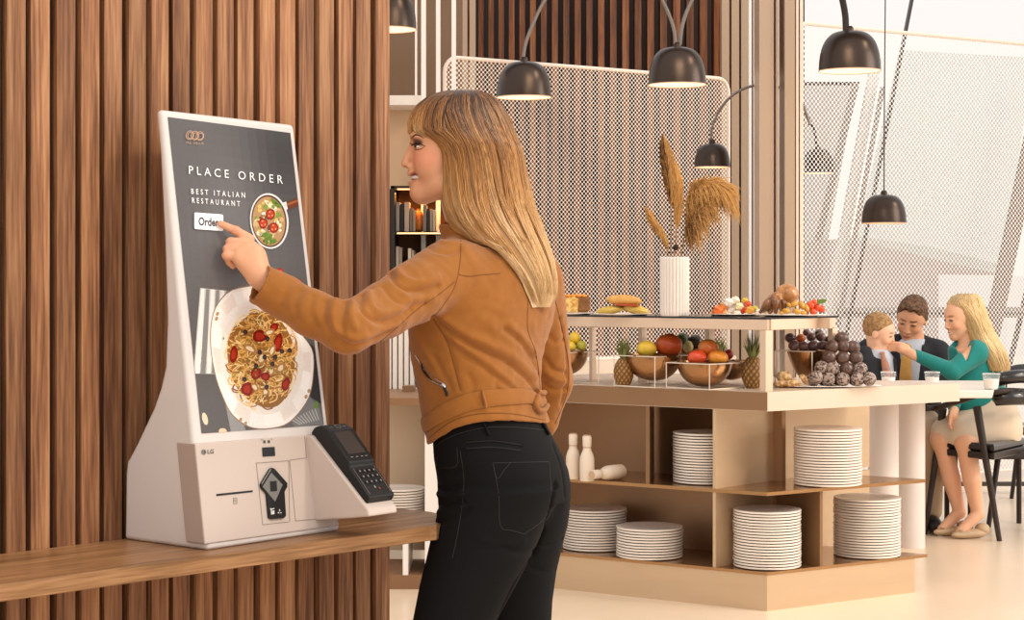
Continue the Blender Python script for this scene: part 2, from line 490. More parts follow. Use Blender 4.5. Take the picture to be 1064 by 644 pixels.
M_line = mat('seam_grey', '#8d817a', rough=0.6)
kiosk = thing('ordering_kiosk', KO, 'white self-service ordering kiosk with a tall leaning menu screen on the wooden shelf', 'kiosk')
hts = [0.0, .004]; left_front = [(215, 572), (214.6, 568)]
prof_px = [(113.8, 167.8, .017), (119, 168.4, .018), (160, 172.5, .019), (250, 181, .030), (330, 188.5, .043), (382, 193.5, .061), (405, 195.6, .080), (427, 198, .106), (448, 200, .137), (467, 202, .165), (487, 204, .198), (500, 205.5, .206), (540, 210, .219), (568, 214.4, .232)]
Lp, Rp = [], []
hL = []
for py, px, t in prof_px:
    q = Kp(px, py); a, n, h = Kah(q); hL.append((h, a, t))
hL.sort()
hL[0] = (0.0, 0.0, .234)
topR = Kah(Kp(305.8, 129.6)); hTL = hL[-1][0]; hTR = topR[2]
aR_bot, aR_top = 0.351, topR[0]
front = [(h, a, -LEAN*h) for h, a, t in hL]
back = [(h, a, -LEAN*h - t) for h, a, t in hL]
ringL = [K(a, n, h) for h, a, n in front] + [K(a, n, h) for h, a, n in back[::-1]]
def toR(h, a, n):
    hr = h * hTR / hTL; ar = aR_bot + (aR_top - aR_bot) * (hr / hTR); return K(ar, n + LEAN*h - LEAN*hr, hr)
ringR = [toR(h, a, n) for h, a, n in front] + [toR(h, a, n) for h, a, n in back[::-1]]
m = len(ringL)
V = np.array(ringL + ringR); Fc = [[i, (i+1) % m, m + (i+1) % m, m + i] for i in range(m)]
for kf in range(len(front) - 1):   # caps as quads
    i0, i1, j0, j1 = kf, kf+1, m-1-kf, m-2-kf
    Fc.append([i0, j0, j1, i1]); Fc.append([m+i0, m+i1, m+j1, m+j0])
shell = mk('kiosk_housing', (V, Fc), M_white, kiosk, sharp=30)
bv = shell.modifiers.new('bevel', 'BEVEL'); bv.width = 0.010; bv.segments = 5; bv.limit_method = 'ANGLE'; bv.angle_limit = math.radians(50); bv.use_clamp_overlap = True

def kpoly(pix, off0, off1):
    return prism([Kp(x, y, off0) for x, y in pix], KPN * (off1 - off0))
def kflat(pix, off):
    return np.array([Kp(x, y, off) for x, y in pix]), [list(range(len(pix)))]
def rrect(x0, y0, x1, y1, r, sl=0.0, n=4):
    """rounded rectangle in pixels; sl = slope of its horizontal edges"""
    out = []
    for cx, cy, a0 in ((x1-r, y0+r, -90), (x1-r, y1-r, 0), (x0+r, y1-r, 90), (x0+r, y0+r, 180)):
        for k in range(n + 1):
            a = math.radians(a0 + 90 * k / n); X = cx + r*math.cos(a); Y = cy + r*math.sin(a); out.append((X, Y + sl * (X - x0)))
    return out
# lower service box with printer slot and reader
hb = [Kp(x, y, 0.004) for x, y in ((203.3, 460.5), (339, 450.5), (353.6, 546), (213.6, 565.5))]
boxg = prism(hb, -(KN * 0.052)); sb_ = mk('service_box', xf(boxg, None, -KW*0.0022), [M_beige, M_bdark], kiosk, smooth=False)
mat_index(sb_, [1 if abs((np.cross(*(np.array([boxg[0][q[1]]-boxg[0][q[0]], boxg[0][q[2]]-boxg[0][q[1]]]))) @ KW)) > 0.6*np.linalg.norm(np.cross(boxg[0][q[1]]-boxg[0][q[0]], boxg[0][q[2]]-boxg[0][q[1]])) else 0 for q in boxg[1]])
bv = sb_.modifiers.new('bevel', 'BEVEL'); bv.width = 0.003; bv.segments = 3
mk('box_seam', join(*[tube([Kp(*a, .0045), Kp(*b, .0045)], .0006, 4) for a, b in (((266.3, 481), (300, 478.5)), ((266.3, 481), (273, 545)), ((273, 545), (300, 542)), ((300, 478.5), (301, 542)), ((301, 478), (318.6, 475.5)), ((301, 478), (307, 541)), ((318.6, 475.5), (316.5, 453)), ((307, 541), (330, 539)))]), M_line, sb_)
mk('receipt_slot', kpoly([(224.5, 513.2), (262, 509.3), (262, 511.2), (224.5, 515.3)], .0035, .0052), M_black, sb_, smooth=False)
mk('code_scanner', kpoly([(272, 465), (284.6, 464.2), (285.2, 473.6), (272.6, 474.4)], .0035, .0058), M_black, sb_, smooth=False)
rd = kpoly([(280.5, 486), (283, 487), (296.4, 502), (296.3, 506), (293.5, 511), (295, 536), (293, 538.5), (280, 539.5), (277.5, 538), (275.2, 513), (269.6, 507), (269, 503), (278.5, 487.2)], .003, .010)
cr = mk('card_reader', rd, M_black, sb_, smooth=False)
bv = cr.modifiers.new('bevel', 'BEVEL'); bv.width = 0.0015; bv.segments = 2
mk('reader_window', kpoly([(281.5, 491), (293.2, 503.5), (285.5, 521), (272.5, 505.5)], .0095, .0108), M_grey, cr, smooth=False)
mk('reader_chip', kpoly([(280.3, 500), (287, 499.5), (287.6, 510), (281, 510.5)], .0105, .0116), M_black, cr, smooth=False)
M_ink = mat('white_print', '#dcdcdc', rough=0.6)
icon = [kflat(q, .0106) for q in ([(280.5, 528), (281.3, 527.6), (283.6, 533.4), (282.8, 533.8)], [(281.3, 528.6), (285, 527.6), (285, 528.6), (281.6, 529.6)], [(281.4, 531), (285.2, 530), (285.2, 534), (281.6, 534.4)], [(290, 529), (290.9, 528.9), (291, 531), (290, 531)], [(288.7, 532), (290, 532), (290, 533.2), (288.8, 533.2)], [(291, 532.3), (292.5, 532), (292.5, 533), (291, 533.2)])]
mk('reader_symbols', join(*icon), M_ink, cr, smooth=False)
M_inkd = mat('dark_print', '#55504d', rough=0.6)
marks = [kflat(q, .0046) for q in ([(273.5, 457.5), (276, 457.4), (276.1, 460.4), (273.6, 460.5)], [(278, 457.3), (280.6, 457.2), (280.7, 460.2), (278.1, 460.3)])]
marks += [tube([Kp(*p, .0046) for p in q], .0004, 4) for q in ([(271.8, 458), (271.8, 456.3), (273, 456.2)], [(281.4, 455.8), (282.7, 455.7), (282.7, 457.2)], [(242.6, 517.3), (246, 517), (246.2, 523), (242.8, 523.3), (242.6, 517.3)], [(243.3, 519.2), (245.4, 519)], [(243.3, 521), (245.4, 520.8)])]
mk('printed_marks', join(*marks), M_inkd, sb_, smooth=False)

def text_pix(body, x, y, h, slope=0.0, spacing=1.0, width=None, shear=0.0, bold=0.0, surf=None, off=0.001):
    """lettering laid on a real surface: (x, y) = baseline start read in pixels, h = cap height"""
    cu = bpy.data.curves.new('t', 'FONT'); cu.body = body; cu.size = 1.0; cu.space_character = spacing; cu.offset = bold; cu.resolution_u = 3
    o = bpy.data.objects.new('t', cu); COL.objects.link(o)
    bpy.context.view_layer.update()
    me = o.to_mesh(); v = np.array([q.co[:] for q in me.vertices]); f = [list(p.vertices) for p in me.polygons]
    o.to_mesh_clear(); bpy.data.objects.remove(o); bpy.data.curves.remove(cu)
    v = v / 0.70 * h
    x0 = v[:, 0].min(); v[:, 0] -= x0
    if width: v[:, 0] *= width / v[:, 0].max()
    X = x + v[:, 0] + shear * v[:, 1]; Y = y - v[:, 1] + slope * v[:, 0]
    surf = surf or (lambda a, b: Kp(a, b, off))
    return np.array([surf(a, b) for a, b in zip(X, Y)]), f
lg = [text_pix('LG', 215.6, 471.4, 4.4, -.07, 1.0, 6.4, bold=.02, off=.0047)]
cirp = [(211.6 + 2.5*math.cos(t), 469.6 + 2.9*math.sin(t)) for t in np.linspace(0, 2*PI, 19)[:-1]]
lg.append(kflat(cirp, .0046))
mk('maker_logo', join(*lg), M_inkd, sb_, smooth=False)
mk('logo_face', join(tube([Kp(x, y, .0048) for x, y in ((211.3, 468.2), (211.3, 471.2), (212.6, 471.2))], .0003, 4), tube([Kp(x, y, .0048) for x, y in ((212.3, 467.6), (210.6, 467.6), (209.8, 469.6), (210.6, 471.6))], .0003, 4)), M_white, sb_, smooth=False)

# side wedge with the payment terminal
qa = Kp(316, 451.5, 0.0); aw = (qa - KO) @ KW
def Wp(px, py, da=0.0): return plane_hit(px, py, KO + KW * (aw + da), KW)
prof = [Wp(314, 452), Wp(323.2, 452), Wp(382, 529.3), Wp(383.6, 536.6), Wp(324.2, 541.2), Wp(312, 541)]
wg = mk('terminal_mount', prism(prof, KW * 0.081), M_beige, kiosk, smooth=False)
bv = wg.modifiers.new('bevel', 'BEVEL'); bv.width = 0.004; bv.segments = 3; bv.limit_method = 'ANGLE'
# terminal: axis runs down the slope
e0, e1 = Wp(323.2, 452, .008), Wp(382, 529.3, .008)
eL = unit(e1 - e0); eT = unit(np.cross(KW, eL)); eT = eT if eT[2] > 0 else -eT
tb = plane_hit(333.5, 449.5, e0, eT); t1_ = plane_hit(388.0, 524.5, e0, eT)
tb = e0 + eL * ((tb - e0) @ eL); TL_ = (t1_ - e0) @ eL - (tb - e0) @ eL
term = thing('card_terminal', tb, 'black handheld card payment terminal with keypad, resting on the sloping mount beside the kiosk', 'card terminal')
TWD = 0.072
def T(l, ww, t): return tb + eL * l + KW * ww + eT * (t + .0005)
pf = [(0, 0.004), (0.004, 0), (TL_ - .006, 0), (TL_, .006), (TL_ - .002, .020), (TL_ * .60, .026), (TL_ * .57, .033), (.030, .038), (.008, .030), (0, .016)]
body = prism([T(l, 0, t) for l, t in pf], KW * TWD)
tb_o = mk('terminal_body', body, M_blk2, term, smooth=False)
bv = tb_o.modifiers.new('bevel', 'BEVEL'); bv.width = 0.004; bv.segments = 3; bv.limit_method = 'ANGLE'; bv.angle_limit = math.radians(20)
def tsurf(l): return float(np.interp(l, [0, .008, .030, TL_*.57, TL_*.60, TL_-.002], [.016, .030, .038, .033, .026, .020]))
def tpatch(l0, l1, w0, w1, e=.0006, th=.0008):
    q = [T(l0, w0, tsurf(l0)+e), T(l0, w1, tsurf(l0)+e), T(l1, w1, tsurf(l1)+e), T(l1, w0, tsurf(l1)+e)]
    return prism(q, -eT * th)
mk('terminal_screen', tpatch(.036, TL_*.47, .012, .060), mat('terminal_glass', '#45413f', rough=0.15), term, smooth=False)
keys = []; kx = [.014, .027, .040, .053]
for i in range(3):
    for j in range(4):
        l = TL_*.645 + i * .0135; keys.append(tpatch(l, l+.0095, kx[j], kx[j]+.0095, .0012, .002))
mk('terminal_keys', join(*keys), mat('key_black', '#1a1a1c', rough=0.4), term, smooth=False)
km = []
for i in range(3):
    for j in range(4):
        l = TL_*.645 + i*.0135 + .003; km.append(tpatch(l, l+.0035, kx[j]+.003, kx[j]+.0062, .0020, .0004))
km += [tpatch(TL_*.51, TL_*.51+.0015, a, a+.006, .0010, .0004) for a in (.012, .026, .040, .052)]
km += [tpatch(TL_*.645+.042, TL_*.645+.047, .030, .034, .0008, .0004), tpatch(.020, .0212, .012, .024, .0010, .0004), tpatch(.020, .0212, .050, .060, .0010, .0004)]
mk('key_marks', join(*km), mat('key_print', '#8f8a85', rough=0.5), term, smooth=False)
km = [tube(np.array([T(l, ww, tsurf(l) + .0007) for l in np.linspace(TL_*.62, TL_*.95, 6)]), .0005, 4) for ww in (.0065, .0655)]
mk('key_trim', join(*km), mat('trim_steel', '#c0bab4', rough=0.3, metal=0.8), term)
ring = [T(.019 + .006*math.cos(a), .038 + .007*math.sin(a), tsurf(.019 + .006*math.cos(a)) + .0012) for a in np.linspace(0, 2*PI, 17)]
mk('contactless_mark', tube(ring, .0009, 4), mat('mark_grey', '#77736f', rough=0.4), term)
mk('enter_key', tpatch(TL_*.645+.047, TL_*.645+.0515, .039, .043, .0014, .0006), mat('key_red', '#8c3a24', rough=0.5), term, smooth=False)

# ---------------------------------------------------------------- the menu picture on the screen
scr = []; scol = []; LAY = [0.0012]
def paint(pix, col, lay=None):
    o = LAY[0] if lay is None else lay
    g = kflat(pix, o); scr.append(g); scol.extend([lin(col)] * len(g[0]))
def paint_geo(g, col): scr.append(g); scol.extend([lin(col)] * len(g[0]))
def nl(): LAY[0] += 0.00005
def ell(cx, cy, rx, ry, rot=0.0, n=28, wob=0.0, seed=0):
    out = []; r_ = np.random.default_rng(seed)
    ph = r_.random(3) * 6
    for t in np.arange(n) / n * 2 * PI:
        q = 1 + wob * (math.sin(3*t + ph[0]) + math.sin(5*t + ph[1]) * .6); x, y = rx*q*math.cos(t), ry*q*math.sin(t)
        out.append((cx + x*math.cos(rot) - y*math.sin(rot), cy + x*math.sin(rot) + y*math.cos(rot)))
    return out
def stroke(pts, w, col, n=10):
    pp = spline([(a, b, 0) for a, b in pts], n)[:, :2]; T_ = np.gradient(pp, axis=0); T_ /= np.maximum(np.linalg.norm(T_, axis=1), 1e-6)[:, None]
    Nn = np.stack([-T_[:, 1], T_[:, 0]], 1) * w / 2; a = pp + Nn; b = pp - Nn
    V_ = np.array([Kp(x, y, LAY[0]) for x, y in np.concatenate([a, b])]); Fs = [[i, i+1, n+i+1, n+i] for i in range(n-1)]
    scr.append((V_, Fs)); scol.extend([lin(col)] * len(V_))
SCq = [(174.5, 121.5), (301.7, 138.0), (336.6, 441.3), (209.6, 450.3)]
def inscreen(px, py):
    c = 0
    for i in range(4):
        (x0, y0), (x1, y1) = SCq[i], SCq[(i+1) % 4]; c += ((x1-x0)*(py-y0) - (y1-y0)*(px-x0)) > 0
    return c == 4
def clip(pix):   # clip a polygon to the screen
    out = list(pix)
    for i in range(4):
        (x0, y0), (x1, y1) = SCq[i], SCq[(i+1) % 4]; s_ = lambda p: (x1-x0)*(p[1]-y0) - (y1-y0)*(p[0]-x0)
        res = []
        for k in range(len(out)):
            a, b = out[k-1], out[k]; sa, sb = s_(a), s_(b)
            if (sa > 0) != (sb > 0): t = sa/(sa-sb); res.append((a[0]+(b[0]-a[0])*t, a[1]+(b[1]-a[1])*t))
            if sb > 0: res.append(b)
        out = res
        if len(out) < 3: return None
    return out
def cpaint(pix, col):
    q = clip(pix)
    if q: paint(q, col)
nbg = 14
for i in range(nbg):                               # slate backdrop, mottled in patches
    for j in range(nbg * 2):
        def sp(u, v):
            a = np.array(SCq[0])*(1-u) + np.array(SCq[1])*u; b = np.array(SCq[3])*(1-u) + np.array(SCq[2])*u; return tuple(a*(1-v) + b*v)
        u0, u1, v0, v1 = i/nbg, (i+1)/nbg, j/(2*nbg), (j+1)/(2*nbg)
        q = [sp(u0, v0), sp(u1, v0), sp(u1, v1), sp(u0, v1)]
        uc, vc = (u0+u1)/2, (v0+v1)/2
        b_ = 0.345 + .07*math.exp(-((uc-.45)**2/.10 + (vc-.33)**2/.06)) - .10*math.exp(-((uc-.9)**2/.08+(vc-.05)**2/.05))
        b_ += .004 * math.sin(9*uc+3*vc*5)
        paint(q, (b_*1.02, b_*.985, b_*.98))
nl()
# linen napkin with stripes
nap = [(208, 299), (246, 303), (246, 389), (201, 388)]
cpaint(nap, '#b8b5b0')
nl()
for k in range(7):
    t = k / 7
    cpaint([(209 + 36*t, 300 + 3*t), (212.5 + 36*t, 300 + 3*t), (206 + 40*t + 3, 388), (202 + 40*t, 388)], '#7f7d7a' if k % 2 else '#dcd9d4')
cpaint([(232, 408), (246, 418), (256, 449), (240, 449)], '#8c8a88')
cpaint([(300, 430), (322, 412), (332, 425), (336, 441), (306, 444)], '#6f6d6c')
cpaint([(313, 349), (326, 360), (331, 375), (334, 420), (322, 412), (326, 390)], '#2b2a2b')
nl()
for k in range(9): stroke([(303 + 3*k, 436 - 1.5*k), (312 + 2.4*k, 441 - k*.6)], .8, '#b0aeac', 3)
# garlic cloves and peppers
cpaint(ell(213, 435, 2.8, 6.6, -.25), '#e3c7ac'); cpaint(ell(231.5, 448, 4.2, 3.2, .1), '#e3c0a0')
cpaint(ell(328.5, 421, 2, 4.5, .2), '#5d7a32'); cpaint(ell(290.5, 283, 3.6, 4.8, .3), '#a3251a'); cpaint(ell(309.5, 293.6, 5.0, 3.8, .5), '#a8281b')
nl(); cpaint(ell(290.8, 283.3, 2.2, 3.2, .3), '#dd5a2c'); cpaint(ell(309.5, 293.8, 3.2, 2.2, .5), '#d95528'); nl()
# large oval plate with a scalloped edge
plate = [(262, 296), (240, 301), (226, 315), (219.5, 333), (218.5, 360), (223.5, 390), (231, 412), (241, 431), (258, 443.5), (275, 446), (296, 442), (311, 429), (322, 411), (326, 388), (325.4, 365), (316, 350), (303, 335), (290, 315), (280, 303)]
paint([tuple(q) for q in spline([(a, b, 0) for a, b in plate + plate[:1]], 60)[:-1, :2]], '#8d6f57'); nl()
pl2 = [((a-272)*.985+272, (b-372)*.985+372) for a, b in plate]
paint([tuple(q) for q in spline([(a, b, 0) for a, b in pl2 + pl2[:1]], 60)[:-1, :2]], '#e6ded6'); nl()
for i, (a, b) in enumerate(plate):
    a2, b2 = plate[(i+1) % len(plate)]
    paint([((a-272)*.95+272, (b-372)*.95+372), ((a2-272)*.95+272, (b2-372)*.95+372), ((a2-272)*.80+272, (b2-372)*.78+372), ((a-272)*.80+272, (b-372)*.78+372)], ['#efe9e2', '#dfd3c8', '#e9e1d9'][i % 3])
nl()
paint(ell(272, 373, 43, 58, -.14, 40), '#e2d8cd'); nl()
for x, y in ((226, 326), (225, 331), (250, 436), (255, 440), (321, 406), (318, 412)): paint(ell(x, y, 1.6, 2.3, .4, 12), '#a98668')
nl()
paint(ell(272, 373, 35, 50, -.12, 40, .03), '#8f6231'); nl()
rs = np.random.default_rng(3)
cols = ['#dba75a', '#c68d42', '#e4bd7c', '#a8702f', '#e8ca92', '#8e5a28', '#cf9f52']
for i in range(420):
    r_ = math.sqrt(rs.random()); t = rs.random() * 2 * PI; cx = 272 + 33*r_*math.cos(t); cy = 373 + 47*r_*math.sin(t)
    R_ = rs.uniform(3, 13); a0 = rs.random() * 6.28; da = rs.uniform(1.0, 3.6); ecc = rs.uniform(.5, 1.2)
    pts = []
    for k in range(5):
        a = a0 + da*k/4; x, y = cx + R_*math.cos(a), cy + R_*ecc*math.sin(a)
        dx, dy = (x-272)/38, (y-373)/53; rr = math.hypot(dx, dy)
        if rr > 1: x, y = 272 + 38*dx/rr, 373 + 53*dy/rr
        pts.append((x, y))
    stroke(pts, rs.uniform(.9, 1.5), cols[i % 7], 9)
    if i % 25 == 24: nl()
nl()
def blob(x, y, rx, ry, rot, c1, c2, sd):
    paint(ell(x, y, rx, ry, rot, 18, .05, sd), c1); LAY[0] += .00004
    paint(ell(x-.3, y+.3, rx*.6, ry*.6, rot, 14, .08, sd+9), c2)
for i, (x, y, rx, ry, rt) in enumerate([(257, 404, 6.2, 7.2, 0), (266, 388, 5.5, 6.5, .2), (243, 368, 4, 9, .1), (270, 349, 7.5, 6.5, 0), (289, 356, 4.5, 10, .2), (297, 399, 4, 7, .3), (276, 391, 5, 4.5, 0), (285, 340, 4, 5, .5)]): blob(x, y, rx, ry, rt, '#7e180d', '#a52f18', i)
nl()
for i, (x, y, rx, ry, rt) in enumerate([(260, 362, 8, 3.5, .5), (280, 345, 6, 3.2, -.3), (283, 364, 3, 7, .3), (272, 372, 4, 7, .2), (282, 385, 3.4, 5.4, 0), (265, 402, 5, 3.2, .9), (276, 407, 3.6, 4, .2), (292, 382, 4, 6, .6)]): blob(x, y, rx, ry, rt, '#a97a4a', '#e6cda6', 20+i)
nl()
for i, (x, y) in enumerate([(270, 366), (275, 371), (283, 378), (254, 394), (293, 365), (278, 352), (301, 364), (277, 402), (255, 345), (266, 380), (286, 371)]): blob(x, y, 2.3, 2.6, 0, '#241b1c', '#4a3a3a', 40+i)
for i in range(26): x, y = rs.normal(272, 14), rs.normal(372, 20); paint(ell(x, y, 1.5, .7, rs.random()*3, 7), '#77863a')
nl()
# saucepan with handle
hx = [(288.5, 213), (309.3, 205.5), (310.6, 213.2), (291, 221)]
cpaint(hx, '#6b351b'); nl(); cpaint([(290, 214.4), (309.5, 207.4), (309.8, 209.3), (291, 216.4)], '#9a5a32'); cpaint([(291.5, 211), (297.5, 209.5), (299, 217), (294, 220.5)], '#dedad7'); nl()
paint(ell(279.8, 229.6, 20.0, 29.0, -.10, 40), '#dcd8d5'); nl(); paint(ell(279.6, 229.6, 18.3, 27.2, -.10, 40), '#4c3326'); nl(); paint(ell(279.4, 229.8, 16.9, 25.6, -.10, 36), '#b08a5c'); nl()
for i in range(85):
    r_ = math.sqrt(rs.random()); t = rs.random()*2*PI; x = 279.4 + 14*r_*math.cos(t); y = 229.8 + 21.5*r_*math.sin(t)
    paint(ell(x, y, rs.uniform(1.2, 3.4), rs.uniform(1.2, 2.8), rs.random()*3, 9, .1, i), ['#e8d9b4', '#d9b765', '#efe3cb', '#6a4527', '#7d8f3c', '#c8a878'][i % 6])
    if i % 17 == 16: nl()
nl()
for i, (x, y, r_) in enumerate([(281, 222.5, 5.8), (273.5, 232, 5.6), (284.5, 236.5, 5.6)]):
    paint(ell(x, y, r_*.85, r_, 0, 18, .03, i), '#8e2212'); LAY[0] += .00004; paint(ell(x, y, r_*.6, r_*.7, 0, 14, .05, i), '#b93c20'); LAY[0] += .00004
    for t in (.5, 2.4, 4.4): paint(ell(x+2.2*math.cos(t), y+2.6*math.sin(t), .8, 1.1, t, 7), '#e79a5c')
nl()
for i, (x, y) in enumerate([(285, 209.5), (281, 247), (275, 244), (289, 213), (277, 250), (284, 251)]): paint(ell(x, y, 4.2, 2.2, .7 + i, 11, .18, i), '#5f7d2b')
nl()
# lettering
tx = lambda *a, **k: paint_geo(text_pix(*a, off=LAY[0], **k), '#f1efed')
tx('PLACE ORDER', 196.5, 180.6, 8.6, .105, 1.62, 97.5, shear=-.04)
tx('BEST ITALIAN', 198.8, 201.2, 5.4, .075, 1.7, 56, shear=-.04, bold=.008)
tx('RESTAURANT', 199.6, 210.6, 5.4, .075, 1.7, 50, shear=-.04, bold=.008)
paint(rrect(202, 220.6, 232, 237.8, 1.6, .075), '#f5f3f2'); nl()
paint_geo(text_pix('Order', 206.2, 233.8, 8.2, .06, 1.0, 21, bold=.032, off=LAY[0]), '#333134')
gc = '#c39a7c'
for k in range(3):
    c = (197.3 + 5.2*k, 140.4 + .45*k)
    for rr, (dx, dy) in ((1, (0, 0)), (.72, (.5, .3))):
        pp = ell(c[0]+dx, c[1]+dy, 3.9*rr, 4.6*rr, .35, 17); stroke(pp + pp[:1], .6, gc, 22)
paint_geo(text_pix('ITA ·DELLIE'.replace('·', ' '), 193.6, 149.2, 2.3, .06, 1.3, 18, off=LAY[0]), gc)
M_scr = mat('screen_picture', '#ffffff', rough=0.3, spec=0.3, attr='paint', var=0.08, vscale=260, emit='#ffffff', estr=0.26)
sv = join(*scr)
so_ = mk('menu_screen', sv, M_scr, kiosk, smooth=False); vcol(so_, 'paint', np.array(scol))
# ================================================================ the woman at the kiosk
WD = 4.0
def Q(px, py, d=WD): return P(px, py, d)
HO = Q(475, 150, WD)
def hl(x, y, z): return HO + V3(x, y, z)
woman = thing('person', Q(500, 955, 4.0) * V3(1, 1, 0), 'blonde woman in a tan suede jacket and black jeans tapping the kiosk screen', 'person')
ROT = math.radians(59.5)
def trow(py, xl, xr, ratio=0.72, d=WD, rot=ROT, infl=0.0):
    c = Q((xl + xr) / 2, py, d); half = (xr - xl) / 2 * d / F
    a = half / math.sqrt(math.cos(rot)**2 + (ratio * math.sin(rot))**2)
    return (c[2], c[0], c[1], a + infl, a * ratio + infl, rot)
# ---- hand joints measured off the screen plane
def hj(px, py, off): return Kp(px, py, off)
wr = hj(273, 289, .066)
fing = {
 'index': [(259, 248.5, .042, .0115), (245, 239.8, .028, .0092), (236, 235.6, .019, .0080), (229.2, 232.4, .0105, .0072)],
 'middle': [(252, 252, .043, .0112), (239.5, 251.6, .028, .0092), (240.5, 259.5, .017, .0082), (247, 263, .018, .0075)],
 'ring': [(247.5, 258.5, .041, .0105), (236.4, 258.8, .027, .0088), (238.3, 266.5, .017, .0078), (244.5, 269.5, .018, .0072)],
 'pinky': [(244.8, 266, .039, .0100), (235.4, 265.6, .029, .0080), (237.6, 272.3, .020, .0070), (242, 276.5, .020, .0065)],
}
hand = [(rc(hj(270.5, 284, .062), hj(257, 254, .046), .0185, .013), .01), (rc(hj(267.5, 285, .060), hj(250, 262, .044), .018, .0125), .012),
        (rc(hj(266, 287, .060), hj(247, 268, .043), .0165, .0115), .012), (rc(wr, hj(267, 280, .060), .0225, .021), .012), (el(hj(261, 268, .052), (.030, .022, .030)), .012)]
hand_f = smin(hand)
fl_ = [(hand_f, 0)]
for nm, js in fing.items():
    pts = [hj(a, b, c) for a, b, c, r in js]
    ch = [(rc(pts[i], pts[i+1], js[i][3]*.94, js[i+1][3]*.94), .001) for i in range(3)]
    ch += [(el(pts[1], (.0094,)*3), .003)]
    fl_.append((smin(ch), .0012))
th = [hj(268, 274, .034), hj(262, 258, .024), hj(254, 247.5, .019)]
fl_.append((smin([(rc(th[0], th[1], .0135, .0105), 0), (rc(th[1], th[2], .0105, .0085), .002)]), .006))
hand_all = smin(fl_)
# second hand, resting in front of the hip on her far side
h2 = [Q(535, 462, 4.30), Q(518, 470, 4.32)]
hand2 = smin([(rc(Q(548, 455, 4.30), h2[0], .026, .03), 0), (el(h2[1], (.035, .022, .03)), .01)] +
             [(smin([(rc(Q(516, 464 + 7*k, 4.325), Q(503, 468 + 8*k, 4.33), .010, .0085), 0), (rc(Q(503, 468 + 8*k, 4.33), Q(499, 477 + 8*k, 4.31), .0085, .007), .003)]), .004) for k in range(4)] +
             [(rc(Q(528, 458, 4.30), Q(512, 452, 4.28), .012, .009), .006)])
# ---- head
hd = [
 (el(hl(.006, 0, .010), (.090, .073, .089)), 0),
 (el(hl(-.018, 0, .020), (.0755, .064, .070)), .02),
 (el(hl(-.042, 0, -.042), (.0505, .056, .066)), .02),
 (rc(hl(-.070, 0, -.097), hl(-.022, .034, -.086), .0235, .025), .015),
 (rc(hl(-.070, 0, -.097), hl(-.022, -.034, -.086), .0235, .025), .015),
 (el(hl(-.075, 0, -.101), (.020, .018, .019)), .012),
 (el(hl(-.058, .036, -.038), (.027, .022, .026)), .02),
 (el(hl(-.058, -.036, -.038), (.027, .022, .026)), .02),
 (el(hl(-.083, .024, .016), (.014, .022, .008)), .012), (el(hl(-.083, -.024, .016), (.014, .022, .008)), .012),
 (el(hl(-.103, .033, -.003), (.016, .017, .0105)), -.012), (el(hl(-.103, -.033, -.003), (.016, .017, .0105)), -.012),
 (rc(hl(-.0885, 0, .006), hl(-.1075, 0, -.040), .0075, .0088), .008),
 (el(hl(-.0965, .0115, -.0440), (.011, .0065, .0065)), .004), (el(hl(-.0965, -.0115, -.0440), (.011, .0065, .0065)), .004),
 (el(hl(-.089, 0, -.067), (.015, .026, .022)), .01),
 (rc(hl(-.0965, 0, -.0615), hl(-.0865, .026, -.0630), .0050, .0030), .003), (rc(hl(-.0965, 0, -.0615), hl(-.0865, -.026, -.0630), .0050, .0030), .003),
 (rc(hl(-.0930, 0, -.0815), hl(-.0840, .026, -.0705), .0056, .0030), .003), (rc(hl(-.0930, 0, -.0815), hl(-.0840, -.026, -.0705), .0056, .0030), .003),
 (el(hl(-.100, 0, -.0710), (.026, .020, .0062)), -.002), (el(hl(-.088, .018, -.0690), (.017, .019, .0058), rotx(.25)), -.002), (el(hl(-.088, -.018, -.0690), (.017, .019, .0058), rotx(-.25)), -.002),
 (el(hl(-.064, .036, -.052), (.018, .012, .016)), .008), (el(hl(-.064, -.036, -.052), (.018, .012, .016)), .008),
 (el(hl(-.0765, .031, -.0035), (.0120, .0125, .0115)), .001), (el(hl(-.0765, -.031, -.0035), (.0120, .0125, .0115)), .001),
 (el(hl(-.110, .0085, -.0490), (.006, .003, .003)), -.002), (el(hl(-.110, -.0085, -.0490), (.006, .003, .003)), -.002),
 (rc(hl(.018, .004, -.06), hl(.036, .01, -.185), .047, .052), .02),
]
# ---- torso and limbs under the clothes
LD = [(466, 286, 3.88), (430, 304, 3.79), (398, 323, 3.71), (361, 341, 3.61), (325, 326, 3.63), (292, 307, 3.66)]
lA = [Q(*q) for q in LD] + [hj(275, 295, .070)]
rA = [Q(552, 292, 4.13), Q(570, 396, 4.25), Q(560, 436, 4.27), Q(548, 455, 4.30)]
body_l = list(hd)
body_l += [(loft([trow(y, a + 8, b - 8, .70, 4.0) for y, a, b in ((515, 462, 586), (480, 458, 582), (440, 452, 566), (400, 440, 558), (360, 434, 560), (330, 436, 566), (300, 444, 566), (275, 460, 556), (255, 468, 535))]), .03)]
body_l += [(rc(lA[0], lA[2], .056, .042), .03), (rc(lA[2], lA[3], .042, .036), .02), (rc(lA[3], lA[5], .036, .027), .01), (rc(lA[5], wr, .027, .0225), .01), (hand_all, .006)]
body_l += [(rc(rA[0], rA[1], .056, .040), .03), (rc(rA[1], rA[2], .038, .032), .02), (rc(rA[2], rA[3], .030, .026), .01), (hand2, .006)]
def lrow(py, xl, xr, d, rat=1.0): c = Q((xl+xr)/2, py, d); h_ = (xr-xl)/2*d/F; return (c[2], c[0], c[1], h_, h_*rat, 0.0)
